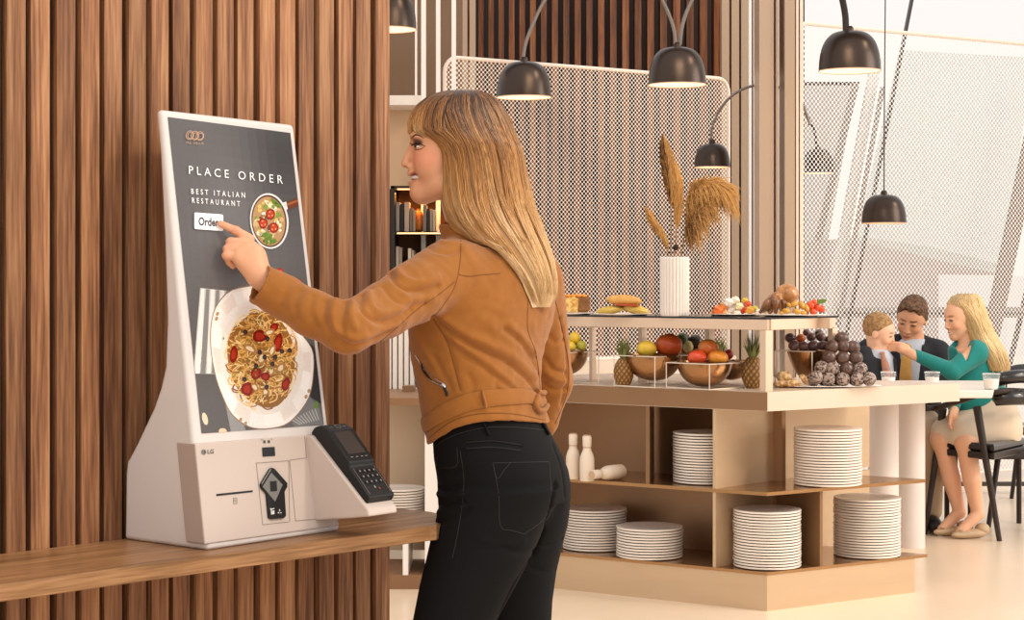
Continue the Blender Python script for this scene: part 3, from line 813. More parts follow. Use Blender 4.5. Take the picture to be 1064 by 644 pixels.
LLEG = [(505, 457, 582, 3.955), (525, 456, 574, 3.945), (545, 451.7, 566, 3.935), (560, 447.5, 560, 3.93), (576, 444, 553, 3.92), (608, 436, 536, 3.90), (644, 429, 516, 3.88), (700, 415, 490, 3.85), (750, 407, 472, 3.83), (800, 402, 465, 3.85), (850, 398, 458, 3.88), (900, 398, 444, 3.92), (945, 400, 438, 3.95)]
RLEG = [(505, 480, 592.8, 4.07), (525, 478, 592.6, 4.08), (545, 480, 590, 4.085), (560, 480, 586, 4.09), (592, 482, 578.5, 4.10), (624, 488, 574, 4.10), (644, 492, 573, 4.10), (700, 500, 571, 4.10), (750, 508, 566, 4.11), (820, 512, 564, 4.13), (880, 520, 560, 4.16), (930, 525, 557, 4.18)]
ZA = 0.075
for LG in (LLEG, RLEG): body_l.append((loft([lrow(y, a + 9, b - 9, d) for y, a, b, d in LG], p=2.0), .004))
body_l += [(smin([(rc(V3(-.225, 3.98, .07), V3(-.36, 4.00, .035), .035, .024), 0), (el(V3(-.22, 3.99, .04), (.04, .03, .04)), .01)]), .02), (smin([(rc(V3(.015, 4.2, .07), V3(-.12, 4.23, .035), .035, .024), 0), (el(V3(.02, 4.2, .04), (.04, .03, .04)), .01)]), .02)]
body_f = smin(body_l)
bv_, bf_ = sdf_mesh(body_f, (-.70, 3.50, -.005), (.20, 4.44, 1.73), .0029, margin=.012)
bv_ = relax(bv_, bf_, 1, .18)
M_skin = mat('skin', '#f0bd9c', rough=0.42, attr='tone', var=0.03, vscale=90, sss=0.12, spec=0.4)
bo = mk('body', (bv_, bf_), M_skin, woman, sharp=0)
tone = np.tile(np.array(lin('#e9ae88')), (len(bv_), 1))
def tint(center, r, col, k=1.0):
    q = (bv_ - center) / np.asarray(r); w_ = (np.clip(1.25 - np.linalg.norm(q, axis=1), 0, .5) * 2 * k)[:, None]
    global tone; tone = tone * (1 - w_) + np.array(lin(col)) * w_
for s_ in (-1, 1):
    tint(hl(-.060, s_*.045, -.032), (.03, .03, .024), '#e39273', .6)
    tint(hl(-.081, s_*.036, .0018), (.017, .020, .0085), '#5f453a', .75)
    tint(hl(-.080, s_*.036, .0000), (.014, .016, .0060), '#33221e', .85)
for zz_, z2_ in ((-.0615, -.0630), (-.0815, -.0705)):
    ln_ = np.array([hl(-.0870, .028, z2_), hl(-.0975 + (.004 if zz_ < -.07 else 0), 0, zz_), hl(-.0870, -.028, z2_)]); w_ = np.clip(1.6 - seg_dist(bv_, ln_)/.0048, 0, 1)[:, None]*.8
    tone = tone*(1-w_) + np.array(lin('#ad4f42'))*w_
for s_ in (-1, 1): tint(hl(-.112, s_*.0085, -.049), (.007, .0042, .0035), '#7a4030', .9)
for nm, js in fing.items():
    tint(hj(js[1][0], js[1][1], js[1][2] + .006), (.009,)*3, '#e39a80', .45); tint(hj(*js[3][:3]), (.009,)*3, '#e8a088', .4)
vcol(bo, 'tone', tone)
# teeth, eyes, brows, lashes, nails
mk('teeth', ellipsoid(hl(-.0815, 0, -.0697), (.0150, .0305, .0068), 24, 12), mat('teeth', '#f6f0ea', rough=0.25), woman)
bt = bvh_of(bv_, bf_)
M_brow = mat('brow', '#6a503c', rough=0.8); M_lash = mat('lash', '#17110f', rough=0.7); M_eye = mat('eye_white', '#e9e2dc', rough=0.15); M_iris = mat('iris', '#23211f', rough=0.1)
def mirror(v): v = np.array(v, float).reshape(-1, 3).copy(); v[:, 1] = 2*WD - v[:, 1]; return v
def feature(name, pix, r, m, lift, flat=.6, taper=True, parent=None):
    ln = trace(bt, pix, 14, lift)
    rr = r * (np.sin(np.linspace(.35, PI - .25, 14)) if taper else np.ones(14))
    for q in (ln, mirror(ln)): mk(name, tube(q, rr[:len(q)], 6, flat=flat), m, parent or woman)
h_ = hit(bt, 434.5, 152.4)[0]; hi_ = hit(bt, 432.0, 152.2)[0]; dv_ = unit(V3(-.45, -1, 0))
for mr_ in (0, 1):
    for nm_, c0, rr_, m_ in (('eye', h_ - dv_*.0006, (.0070, .0022, .0024), M_eye), ('iris', hi_ + dv_*.0008, (.0032, .0022, .0027), M_iris)):
        v_, f_ = ellipsoid((0, 0, 0), rr_, 18, 10, rotz(-.42)); v_ = v_ + c0; mk(nm_, (mirror(v_) if mr_ else v_, f_), m_, woman)
feature('eyebrow', [(427.8, 143.6), (430.5, 140.6), (434.5, 140.4), (440.5, 143.6)], .0024, M_brow, .0004)
feature('eyelash', [(427.6, 151.6), (430.6, 149.6), (435.5, 149.3), (442.5, 152.0)], .0022, M_lash, .0008)
feature('lower_lash', [(429.6, 154.4), (433.5, 155.4), (438.0, 154.6), (442.0, 152.2)], .0010, M_lash, .0006)
feature('lash_fringe', [(431.5, 149.9), (428.0, 149.6), (426.2, 147.9)], .0013, M_lash, .0018)
nl_ = fing['index']; a_, b_ = hj(*nl_[2][:3]), hj(*nl_[3][:3]); dd_ = unit(b_ - a_)
# ---- jacket
HEM = [(400, 462), (440, 462), (446, 459), (458, 449), (470, 441), (483, 436), (497, 433), (515, 432), (533, 433), (552, 436), (568, 440), (600, 446)]
def projpx(v): return CX + v[:, 0] / v[:, 1] * F, HY + (H - v[:, 2]) / v[:, 1] * F
jr = [trow(*q) for q in ((470, 447, 571, .76), (455, 446, 571, .76), (440, 443.5, 569.5, .76), (425, 440.5, 565, .75), (408, 438, 561, .74), (395, 435, 560, .73), (374, 431, 561, .72), (358, 429, 565, .71), (336, 428.5, 572, .70), (318, 433, 575, .68), (300, 442, 574, .66), (285, 452, 570, .64), (270, 461, 560, .62), (258, 467, 545, .62))]
tor = loft(jr, p=2.25)
neckc = Q(489, 246, 4.01)
collar = lambda p: np.maximum(np.maximum(np.linalg.norm((p - neckc)[:, :2], axis=1) - .0625 - .15*np.abs(p[:, 2]-neckc[2]), .0525 - np.linalg.norm((p - neckc)[:, :2], axis=1)), np.maximum(p[:, 2] - (neckc[2] + .020 + .10*(p[:, 0]-neckc[0])*-1), neckc[2] - .03 - p[:, 2]))
lr = [.072, .060, .0525, .0475, .043, .040, .0385]
cuff = hj(268.5, 294.5, .068); cdir = unit(cuff - lA[5]); 
lA_ = lA[:6] + [cuff + cdir*.02]
arm1 = smin([(rc(lA_[i], lA_[i+1], lr[i], lr[i+1]), .012 if i else 0) for i in range(6)])
arm1c = lambda p: np.maximum(arm1(p), np.where(np.linalg.norm(p - cuff, axis=1) < .12, (p - cuff) @ unit(cdir + V3(-.12, 0, .02)), -1))
arm1h = lambda p: np.maximum(arm1c(p), -(np.maximum(rc(lA[5], cuff + cdir*.05, .0345, .0345)(p), (cuff - cdir*.03 - p) @ cdir)))
arm2 = smin([(rc(rA[0], rA[1], .070, .053), 0), (rc(rA[1], rA[2], .052, .042), .012), (rc(rA[2], rA[3], .042, .036), .012)])
def hemz(p):
    px, py = projpx(p); hy = np.interp(px, *zip(*HEM)); return H - (hy - HY) * WD / F
jk_f0 = smin([(tor, 0), (el(Q(478, 276, 3.90), (.05, .06, .045)), .03), (arm1h, .022), (el(Q(535, 268, 4.08), (.06, .05, .04)), .03), (arm2, .022), (collar, .012), (rc(Q(470, 262, 3.94), Q(500, 252, 4.0), .03, .03), .02)])
def jk_f(p): return np.maximum(jk_f0(p), np.where((p[:, 2] < Q(0, 420)[2]) & (p[:, 1] < 4.16 + .25*(p[:, 0])), hemz(p) - p[:, 2], -1))
jv, jf = sdf_mesh(jk_f, (-.66, 3.50, .90), (.22, 4.44, 1.50), .0032, margin=.012)
jv = relax(jv, jf, 2, .4)
jt = bvh_of(jv, jf); jn = vnormals(jv, jf)
disp = np.zeros(len(jv))
FOLDS = [
 ([(359, 314), (357, 323), (354, 334), (356, 346)], .007, -.0065), ([(349, 312), (346, 325), (349, 340)], .009, .0045), ([(366, 313), (365, 328), (369, 340)], .007, .005),
 ([(376, 306), (375.5, 316), (380, 326), (392, 334), (408, 332), (428, 322)], .006, -.006), ([(384, 303), (385, 314), (392, 324), (408, 323), (424, 314)], .008, .005),
 ([(405, 281), (410, 293), (421, 300), (439, 302), (456, 297)], .006, -.0065), ([(413, 280), (420, 289), (436, 293), (455, 287)], .008, .0048), ([(402, 290), (413, 302), (430, 311), (450, 309)], .009, .004),
 ([(398, 298), (410, 312), (425, 318), (441, 315)], .006, -.004), ([(338, 313), (336, 328), (344, 345), (358, 356)], .007, -.0045), ([(345, 354), (362, 360), (382, 355), (404, 343)], .008, -.004), ([(325, 308), (322, 322), (328, 340)], .009, -.003), ([(312, 302), (306, 316), (308, 330)], .008, -.0028), ([(352, 345), (370, 352), (390, 347), (412, 335)], .008, .004),
 ([(300, 292), (294, 305), (292, 318)], .010, -.0028), ([(386, 340), (402, 340), (420, 331)], .006, .003),
 ([(450, 329), (462, 339), (478, 351), (494, 361), (510, 368), (526, 376), (546, 392), (560, 409)], .0055, -.0065),
 ([(462, 333), (480, 344), (498, 353), (516, 361), (535, 371), (556, 392)], .010, .0050), ([(466, 356), (480, 367), (497, 378), (516, 392), (534, 404)], .006, -.0040), ([(472, 352), (490, 365), (508, 378), (530, 396)], .009, .004),
 ([(524, 342), (537, 352), (549, 367), (561, 389)], .006, -.0045), ([(530, 338), (543, 350), (556, 366)], .009, .0040), ([(500, 330), (520, 347), (540, 362)], .012, .0025),
 ([(449, 330), (456, 342), (464.6, 356), (472, 380), (478, 405)], .004, -.0025),
 ([(582, 330), (588, 360), (589, 392), (583, 420)], .005, -.003), ([(566, 372), (575, 384), (588, 388)], .006, -.004), ([(566, 400), (576, 405), (590, 404)], .006, -.004), ([(570, 350), (578, 356), (588, 354)], .007, -.003), ([(566, 386), (578, 394), (591, 396)], .007, .0035),
 ([(432, 345), (440, 362), (452, 380)], .009, .003), ([(452, 372), (461, 390), (468, 404)], .007, -.003), ([(487, 390), (492, 400), (492, 408)], .007, -.003), ([(515, 400), (520, 408)], .007, -.003),
 ([(444, 256), (455, 262), (470, 262), (478, 258)], .007, -.003), ([(452, 245), (462, 252), (476, 252)], .006, .003),
]
for pix, wd_, am in FOLDS:
    ln = trace(jt, pix, 26)
    if len(ln) < 2: continue
    near = np.all((jv > ln.min(0) - .04) & (jv < ln.max(0) + .04), axis=1)
    idx = np.nonzero(near)[0]; d_ = seg_dist(jv[idx], ln)
    fade = 1.0
    disp[idx] += am * 1.15 * np.exp(-(d_ / wd_) ** 2)
qn = np.sin(jv[:, 0]*61 + 5*np.sin(jv[:, 2]*37)) * np.sin(jv[:, 2]*73 + 4*np.sin(jv[:, 0]*41 + jv[:, 1]*33))
disp += .0008 * qn
jv2 = relax(jv + jn * disp[:, None], jf, 1, .3)
M_suede = mat('tan_suede', '#a66b33', rough=0.92, var=0.10, vscale=38, bump=0.35, bscale=900, sheen=0.25, spec=0.15)
M_seam = mat('suede_seam', '#7f4f26', rough=0.9)
jo = mk('jacket', (jv2, jf), M_suede, woman, sharp=0)
jt2 = bvh_of(jv2, jf)
def seam(name, pix, r, m, tree, parent, lift=0.0, n=30, flat=None):
    ln = trace(tree, pix, n, lift)
    if len(ln) > 2: return mk(name, tube(ln, r, 6), m, parent)
SEAMS = [[(479, 247), (478.5, 267), (476, 285), (471, 301), (460.5, 317), (451.5, 328)], [(472, 293), (455, 306.5), (434, 321), (418, 335), (402, 349), (386, 361)], [(476, 285), (487, 287), (501, 285.5), (520, 284)],
 [(450, 331), (464.6, 355), (472, 380), (479, 405)], [(548.5, 312), (548.5, 342.5), (556, 364), (560, 389), (561, 404)], [(264.5, 311), (268, 300), (280, 280.5)], [(577, 312), (586, 350), (591, 385), (588, 412), (577, 440)], [(447, 454), (470, 437.5), (497, 430), (533, 430), (566, 436.5)]]
for q in SEAMS: seam('jacket_seam', q, .0011, M_seam, jt2, woman)
# belt: a strip that wraps the waist
tc_ = Q(502, 415, 4.0)
up_c = [(436, 434), (442, 430), (455, 416), (470, 408), (485, 402.5), (501, 399), (520, 398.5), (541, 399), (552, 403), (561, 409), (600, 420)]
lo_c = [(436, 452), (444, 447), (457, 437), (470, 430.5), (485, 424), (499, 420.5), (520, 418), (549, 418), (556, 421), (561, 425), (600, 436)]
def wrap(upc, loc_, nth=96, nv=7, thick=.0055, hits=jt2):
    V_ = []
    for i in range(nth):
        th_ = i / nth * 2 * PI; dr = V3(math.cos(th_), math.sin(th_), 0); x = tc_[0] + dr[0]*.125
        row = []
        for j in range(nv):
            t = j / (nv - 1)
            px = CX + x / (tc_[1] + dr[1]*.1) * F
            for _ in range(3):
                py = np.interp(px, *zip(*upc))*(1-t) + np.interp(px, *zip(*loc_))*t; z = H - (py - HY) * WD / F
                o_ = V3(tc_[0], tc_[1], z) + dr * .32; h_ = hits.ray_cast(Vector(o_), Vector(-dr))
                pt = np.array(h_[0]) if h_[0] is not None else V3(tc_[0], tc_[1], z) + dr*.12
                if np.linalg.norm((pt - tc_)[:2]) > .165: pt = V3(tc_[0], tc_[1], z) + dr*.150
                px = CX + pt[0] / pt[1] * F
            row.append(pt + dr * (thick if 0 < j < nv-1 else thick*.15))
        V_ += row
    Fs = [[i*nv+j, ((i+1) % nth)*nv+j, ((i+1) % nth)*nv+j+1, i*nv+j+1] for i in range(nth) for j in range(nv-1)]
    return np.array(V_), Fs
bw = wrap(up_c, lo_c)
bv2 = relax(bw[0], np.array(bw[1]), 3, .4)
blt = mk('jacket_belt', (bv2, bw[1]), M_suede, woman, sharp=60)
lp = trace(bvh_of(bv2, bw[1]), [(499.5, 397.5), (501, 408), (504, 419), (504.5, 424)], 10, .003)
mk('belt_loop', tube(lp, .0062, 8, flat=.45), M_suede, woman)
lp = trace(jt2, [(556, 404), (564, 410), (566, 418), (563, 426), (557, 427), (553, 421), (556, 412)], 18, .008)
mk('belt_knot', tube(lp, .0055, 8), M_suede, woman)
# slanted zip pocket
M_zip = mat('zip_steel', '#b8b8ba', rough=0.25, metal=0.9)
zl = [(432.5, 369), (439, 380), (444, 390), (450, 396), (458, 400), (465, 405)]
a_ = trace(jt2, [(438, 376), (440, 384), (445, 391), (450.5, 396.5)], 10, .0015)
mk('pocket_opening', tube(a_, [.0004, .003, .0045, .005, .005, .0045, .004, .003, .002, .0005], 8, flat=.5), M_blk2, woman)
seam('zip', zl, .0015, M_zip, jt2, woman, .002); seam('zip', [(440, 379), (449, 390), (459, 397), (463, 400)], .0009, M_zip, jt2, woman, .002)
seam('zip_pull', [(461, 400), (463.5, 405), (465.5, 411)], .0032, M_blk2, jt2, woman, .004, 6); seam('zip_pull_ring', [(460, 399), (463, 402)], .0034, M_zip, jt2, woman, .004, 4)
mk('zip_pull', tube(spline([Q(434.3, 384, 3.93), Q(433, 392, 3.925), Q(431.8, 400, 3.92)], 6), .0010, 6), M_zip, woman)
mk('zip_pull', tube([Q(432, 399, 3.92), Q(431.4, 403.5, 3.92)], .0020, 6), M_zip, woman)
# ---- jeans
M_jean = mat('black_denim', '#131314', rough=0.85, var=0.18, vscale=500, bump=0.3, bscale=1400, spec=0.2)
pr = [trow(*q) for q in ((426, 452, 562, .74), (440, 452, 566, .75), (450, 451.5, 571, .76), (460, 451.5, 576, .78), (475, 452.5, 584, .80), (490, 455, 590, .82), (505, 457, 592.6, .83), (520, 458, 592.5, .82))]
jeans_f0 = smin([(loft(pr, p=2.1), 0), (loft([lrow(y, a, b, d, .95) for y, a, b, d in LLEG], p=2.0), .012), (loft([lrow(y, a, b, d, .95) for y, a, b, d in RLEG], p=2.0), .010), (el(Q(532, 512, 3.98), (.085, .075, .075)), .03)])
pv, pfc = sdf_mesh(jeans_f0, (-.35, 3.70, .055), (.20, 4.32, 1.065), .0034, margin=.015)
pv = relax(pv, pfc, 2, .4); pt_ = bvh_of(pv, pfc); pn = vnormals(pv, pfc); disp = np.zeros(len(pv))
for pix, wd_, am in [([(452, 505), (462, 509), (474, 507)], .006, -.005), ([(453, 523), (464, 525), (480, 520)], .006, -.005), ([(450, 545), (465, 540), (485, 530)], .007, -.004), ([(455, 513), (466, 516), (478, 514)], .006, .004), ([(452, 532), (466, 531), (480, 526)], .006, .003),
     ([(455, 487), (466, 491), (480, 490)], .006, -.003), ([(578, 503), (571, 530), (558, 566), (545, 590), (534, 608), (520, 636)], .006, -.008), ([(556, 572), (540, 574), (520, 568)], .007, -.003), ([(585, 560), (572, 566), (560, 568)], .006, -.004), ([(578, 592), (566, 594), (552, 590)], .006, -.003),
     ([(500, 560), (520, 566), (545, 562)], .008, .002), ([(575, 462), (584, 490), (587, 515)], .006, -.003), ([(484, 461), (512, 460), (541, 464)], .0035, -.003), ([(484, 466), (512, 465), (541, 469)], .003, .002)]:
    ln = trace(pt_, pix, 20)
    if len(ln) < 2: continue
    idx = np.nonzero(np.all((pv > ln.min(0) - .03) & (pv < ln.max(0) + .03), axis=1))[0]
    disp[idx] += am * np.exp(-(seg_dist(pv[idx], ln) / wd_) ** 2)
pv2 = pv + pn * disp[:, None]
mk('jeans', (pv2, pfc), M_jean, woman, sharp=0)
pt2 = bvh_of(pv2, pfc); M_st = mat('jean_stitch', '#2f2d2c', rough=0.8)
for q in ([(453.3, 462.8), (470.5, 452.7), (501, 444.6), (533, 443.6), (565.5, 446.7)], [(512, 481), (531, 480.4), (552, 480), (570.5, 479.6)], [(570.5, 479.6), (572, 498), (572, 516), (566, 538), (545, 554.7)], [(545, 554.7), (532, 551), (520, 546), (518, 513), (512, 481)], [(512, 481), (516.7, 497), (524, 488), (531, 480.4)],
          [(478, 468), (482, 500), (478, 540), (470, 580)], [(484.5, 459.5), (512, 458), (541, 462)], [(484.5, 466), (512, 464.5), (541, 468)], [(457, 486), (474, 484), (475, 465)]):
    seam('jeans_stitching', q, .0007, M_st, pt2, woman)
for a, b in (((500, 434), (508.5, 452)), ((561, 438), (569, 452))):
    ln = trace(pt2, [a, ((a[0]+b[0])/2, (a[1]+b[1])/2), b], 6, .002); mk('belt_loop', tube(ln, .0050, 6, flat=.4), M_jean, woman)
lpp = [Q(453.5 + 2.6*math.sin(t), 468 - 6*math.cos(t), 3.93) for t in np.linspace(0, 2*PI, 15)]
mk('front_loop', tube(lpp, .0014, 6), M_jean, woman)
# ---- shoes (below the picture)
M_shoe = mat('black_shoe', '#141414', rough=0.4)
for b0 in (V3(-.225, 3.98, 0), V3(.015, 4.2, 0)):
    f_ = smin([(rc(b0 + V3(0, 0, .06), b0 + V3(-.14, .02, .038), .042, .033), 0), (el(b0 + V3(.005, .01, .04), (.05, .042, .042)), .02)])
    v_, q_ = sdf_mesh(lambda p: np.maximum(f_(p), .001 - p[:, 2]), b0 + V3(-.22, -.09, -.012), b0 + V3(.1, .12, .14), .006); mk('shoe', (v_, q_), M_shoe, woman, sharp=0)
# ---- hair
HR = np.array([(94, 474, 492, .012, 0), (95.2, 462, 501, .036, 0), (97.5, 453, 508, .052, 0), (102, 443, 515, .066, 0), (109, 434, 521.5, .076, 0), (118, 427.5, 527, .083, 0), (128, 424, 531.5, .088, 0), (138, 424, 535.5, .091, 0), (146, 437, 538.5, .092, 0), (153, 446, 541.5, .092, 0), (165, 451, 545, .090, 0), (180, 454, 548, .090, 0), (200, 455.5, 552.5, .088, -.004), (215, 457, 556, .087, -.008), (232, 462, 562.5, .085, -.016), (250, 478, 569.5, .078, -.026), (271, 501, 576, .060, -.035), (290, 519, 579, .045, -.045), (305, 528, 578.5, .034, -.045), (317, 537, 572, .022, -.045)], float)
def henv(y, ph, sc=1.0):
    g_ = [np.interp(y, HR[:, 0], HR[:, k]) for k in range(1, 5)]
    cx, a = (g_[0] + g_[1]) / 2, (g_[1] - g_[0]) / 2
    X = (cx - CX + a * np.cos(ph) * sc) * WD / F; ex_ = 1 - .38*np.clip((y-140)/12, 0, 1)*np.clip((235-y)/20, 0, 1); Y = WD + g_[3] + g_[2] * np.sign(np.sin(ph)) * np.abs(np.sin(ph))**ex_ * sc; Z = H - (y - HY) * WD / F
    return np.stack([X, Y, Z + 0*X], -1)
HR_S = HR.copy(); HR_KEEP = HR
HR = np.array([r for r in HR if r[0] <= 118] + [(126, 429, 530.5, .086, 0), (131, 444, 533, .088, 0), (146, 452, 538.5, .088, 0)] + [r for r in HR if r[0] >= 153], float)
ys = np.interp(np.linspace(0, 1, 60), np.linspace(0, 1, len(HR)), HR[:, 0])
nph = 64; phs = np.arange(nph) / nph * 2 * PI
sv_ = np.concatenate([henv(np.full(nph, y), phs, .955) - V3(0, 0, .003) for y in ys])
sf_ = np.array([[i*nph+j, (i+1)*nph+j, (i+1)*nph+(j+1) % nph, i*nph+(j+1) % nph] for i in range(len(ys)-1) for j in range(nph)])
def push(v, e=.006):
    for _ in range(3):
        d = jk_f0(v); m = d < e
        if not m.any(): break
        vv = v[m]; h_ = .002; gr = np.stack([jk_f0(vv + V3(h_, 0, 0)) - d[m], jk_f0(vv + V3(0, h_, 0)) - d[m], jk_f0(vv + V3(0, 0, h_)) - d[m]], 1)
        gr /= np.maximum(np.linalg.norm(gr, axis=1), 1e-9)[:, None]
        gr = gr + V3(.25, -.75, 0); gr /= np.linalg.norm(gr, axis=1)[:, None]
        v = v.copy(); v[m] = vv + gr * np.minimum(e - d[m], .03)[:, None]
    return v
HR = HR_KEEP
sv_ = push(sv_, .003)
M_hair = mat('blonde_hair', '#ffffff', rough=0.34, attr='tone', spec=0.75, var=0.0)
hb = M_hair.node_tree.nodes['Principled BSDF']; hb.inputs['Anisotropic'].default_value = 0.0; hb.inputs['Sheen Weight'].default_value = 0.1
hs = mk('hair_mass', (sv_, sf_), M_hair, woman, sharp=0)
C0, C1, C2, C3 = [np.array(lin(c)) for c in ('#452d1c', '#9e6936', '#cf9653', '#eec994')]
def hcol(y, jit):
    t = np.clip((y - 94) / 215 + jit, 0, 1)[:, None]
    k = [0, .04, .17, .55, 1.0]; cs = np.array([C0, C0*.7+C1*.3, C1, C2, C3])
    return np.stack([np.interp(t[:, 0], k, cs[:, i]) for i in range(3)], 1)
py_ = HY + (H - sv_[:, 2]) / WD * F
vcol(hs, 'tone', hcol(py_, -.06 + .03*np.sin(np.tile(phs, len(ys))*17)) * .80)
HRB = HR.copy(); HRS = HR.copy()
for i_, r_ in enumerate(HRS): HRS[i_, 1] = r_[1] + {118: 1.5, 128: 7.5, 138: 12, 146: 6, 153: 1, 165: -1, 180: -3, 200: -5, 215: -5, 232: -2}.get(int(r_[0]), 0)
VV, FF, CC = [], [], []; off = 0
sides = 3; NP = 26
def strand(pts, r0, col):
    global off
    n = len(pts); T_ = np.gradient(pts, axis=0); T_ /= np.maximum(np.linalg.norm(T_, axis=1), 1e-9)[:, None]
    s_ = np.cross(T_, V3(.3, -1, .1)); s_ /= np.maximum(np.linalg.norm(s_, axis=1), 1e-9)[:, None]; u_ = np.cross(s_, T_)
    rr = r0 * np.concatenate([np.linspace(.7, 1, 4), np.ones(n - 9), np.linspace(1, .12, 5)])
    for a in range(sides):
        VV.append(pts + rr[:, None] * (math.cos(a*2.0944)*s_ + math.sin(a*2.0944)*u_*.6)); CC.append(col)
    for i in range(n - 1):
        for a in range(sides): b = (a+1) % sides; FF.append((off+a*n+i, off+a*n+i+1, off+b*n+i+1, off+b*n+i))
    off += n * sides
rh = np.random.default_rng(11)
lockph = rh.random(70) * 2 * PI; lockj = rh.normal(0, .10, 70); lockw = rh.uniform(-.16, .16, 70)
for i in range(5200):
    ph = rh.random() * 2 * PI
    L = int(np.argmin(np.abs((lockph - ph + PI) % (2*PI) - PI))); dph = ((lockph[L] - ph + PI) % (2*PI)) - PI
    front = abs(((ph - PI + PI) % (2*PI)) - PI)          # 0 at the face
    front = abs(((ph - PI) + PI) % (2*PI) - PI)
    isb = front < .78
    y0 = 94 + 1.5 * rh.random() + (rh.random()**2) * 6
    if isb: y1 = rh.uniform(133, 144) + 14*max(0, front-.5)
    else: y1 = rh.uniform(288, 318) if rh.random() < .85 else rh.uniform(240, 300)
    if not isb and front < 1.25: y1 = rh.uniform(225, 300)
    t = np.linspace(0, 1, NP); y = y0 + (y1 - y0) * t**1.25
    sc = rh.uniform(.955, 1.012) + .006*np.sin(y/ (14 + L % 7) + L)
    clump = np.clip((y - 115) / 90, 0, 1) * .55
    phv = ph + dph * clump * rh.uniform(.5, 1) + lockw[L]*np.clip((y-130)/150, 0, 1) + .035*np.sin(y/23 + i) + .05*np.sin(y/37 + L*2.1)
    if isb:
        phv = ph + dph*np.clip((y-112)/30, 0, 1)*.75 + .03*np.sin(y/9 + i)
    HR = HRB if (isb or (front < 1.3 and i % 5 < 3)) else HRS
    pts = henv(y, phv, sc)
    if isb: pts = pts + V3(.0, 0, 0)
    if not isb: pts = push(pts, .004 + .012*rh.random())
    col = hcol(y, lockj[L]*.6 + rh.normal(0, .11) + (.50*np.clip((y-105)/30, 0, 1) if isb else 0)) * rh.uniform(.66, 1.22)
    strand(pts, rh.uniform(.0007, .0013), col)
hv = np.concatenate(VV)
ho = mk('hair', (hv, np.array(FF)), M_hair, woman, sharp=0); vcol(ho, 'tone', np.clip(np.concatenate(CC), 0, 1))
# ================================================================ buffet island
IC = V3(1.008, 7.606, 0); UL = V3(-.835, .550, 0); UR = V3(.834, .551, 0)
def I(a, b, z=0.0): return IC + UL * a + UR * b + V3(0, 0, z)
M_gold = mat('brushed_champagne', '#cfb391', rough=0.36, metal=0.5, var=0.05, vscale=2, stretch=(1, 1, 8))
M_cream = mat('cream_lacquer', '#dccab6', rough=0.27, spec=0.5, metal=0.3)
M_brz = mat('bronze_panel', '#a5805e', rough=0.4, metal=0.5, var=0.08, vscale=3)
M_edge = mat('bronze_edge', '#8c6a4a', rough=0.35, metal=0.3)
M_deck = mat('polished_deck', '#a98259', rough=0.2, metal=0.85)
isl = thing('buffet_counter', I(0, 0), 'large champagne coloured buffet island with open plate shelves and a thick cream top', 'counter')
mk('plinth', prism([I(0, 0), I(0, .81), I(1.56, .81), I(1.56, 0)], (0, 0, .142)), M_gold, isl, smooth=False)
mk('lower_shelf', prism([I(-.004, -.004, .142), I(-.004, .88, .142), I(1.56, .88, .142), I(1.56, -.004, .142)], (0, 0, .012)), M_deck, isl, smooth=False)
mk('middle_shelf', prism([I(-.004, -.004, .456), I(-.004, .87, .456), I(1.56, .87, .456), I(1.56, -.004, .456)], (0, 0, .014)), M_deck, isl, smooth=False)
top = prism([I(-.006, -.006, .790), I(-.006, 1.07, .790), I(1.56, 1.07, .790), I(1.56, -.006, .790)], (0, 0, .077))
mk('worktop', top, M_cream, isl, smooth=False)
mk('worktop_front', prism([I(-.008, -.0075, .792), I(1.56, -.0075, .792), I(1.56, -.009, .792), I(-.009, -.009, .792)][::-1], (0, 0, .073)), M_edge, isl, smooth=False)
pn = V3(.818, 7.731, 0); pd = V3(.779, .869, 0)
def board(p0, d, t, z0, z1, name, m): 
    n = unit(np.cross(d, (0, 0, 1))) * t
    return mk(name, prism([p0 + V3(0, 0, z0), p0 + d + V3(0, 0, z0), p0 + d - n + V3(0, 0, z0), p0 - n + V3(0, 0, z0)], (0, 0, z1 - z0)), m, isl, smooth=False)
board(pn, pd, .014, .154, .456, 'side_panel', M_gold); board(pn, pd, .014, .470, .790, 'side_panel', M_gold)
board(V3(.5646, 7.898, 0), V3(.05, .42, 0), .016, .470, .790, 'divider', M_edge)
board(I(.005, .301), V3(-.16, .30, 0), .014, .154, .456, 'divider', M_edge)
mk('back_panel', prism([I(.30, .44, .154), I(1.56, .44, .154), I(1.56, .46, .154), I(.30, .46, .154)], (0, 0, .302)), M_brz, isl, smooth=False)
mk('back_panel', prism([I(.30, .44, .470), I(1.56, .44, .470), I(1.56, .46, .470), I(.30, .46, .470)], (0, 0, .32)), M_brz, isl, smooth=False)
# ---- display stand on the worktop
ZT = .867; ZD = 1.160
M_frame = mat('stand_frame', '#d8bea6', rough=0.35, metal=0.35)
M_dglass = mat('dark_glass', '#1b1718', rough=0.08, spec=0.6)
std = thing('display_stand', I(.012, .012, ZT), 'metal framed display stand with a dark glass top running along the buffet island', 'display stand')
def ibar(a0, b0, a1, b1, z0, z1, w, name='rail'):
    p, q = I(a0, b0), I(a1, b1); d = q - p; n = unit(np.cross(d, (0, 0, 1))) * w / 2
    mk(name, prism([p+n+V3(0, 0, z0), q+n+V3(0, 0, z0), q-n+V3(0, 0, z0), p-n+V3(0, 0, z0)], (0, 0, z1-z0), .0015), M_frame, std, smooth=False)
mk('glass_top', prism([I(.004, .004, ZD-.007), I(.106, .515, ZD-.007), I(.60, .515, ZD-.007), I(.60, .40, ZD-.007), I(1.56, .40, ZD-.007), I(1.56, .004, ZD-.007)], (0, 0, .007)), M_dglass, std, smooth=False)
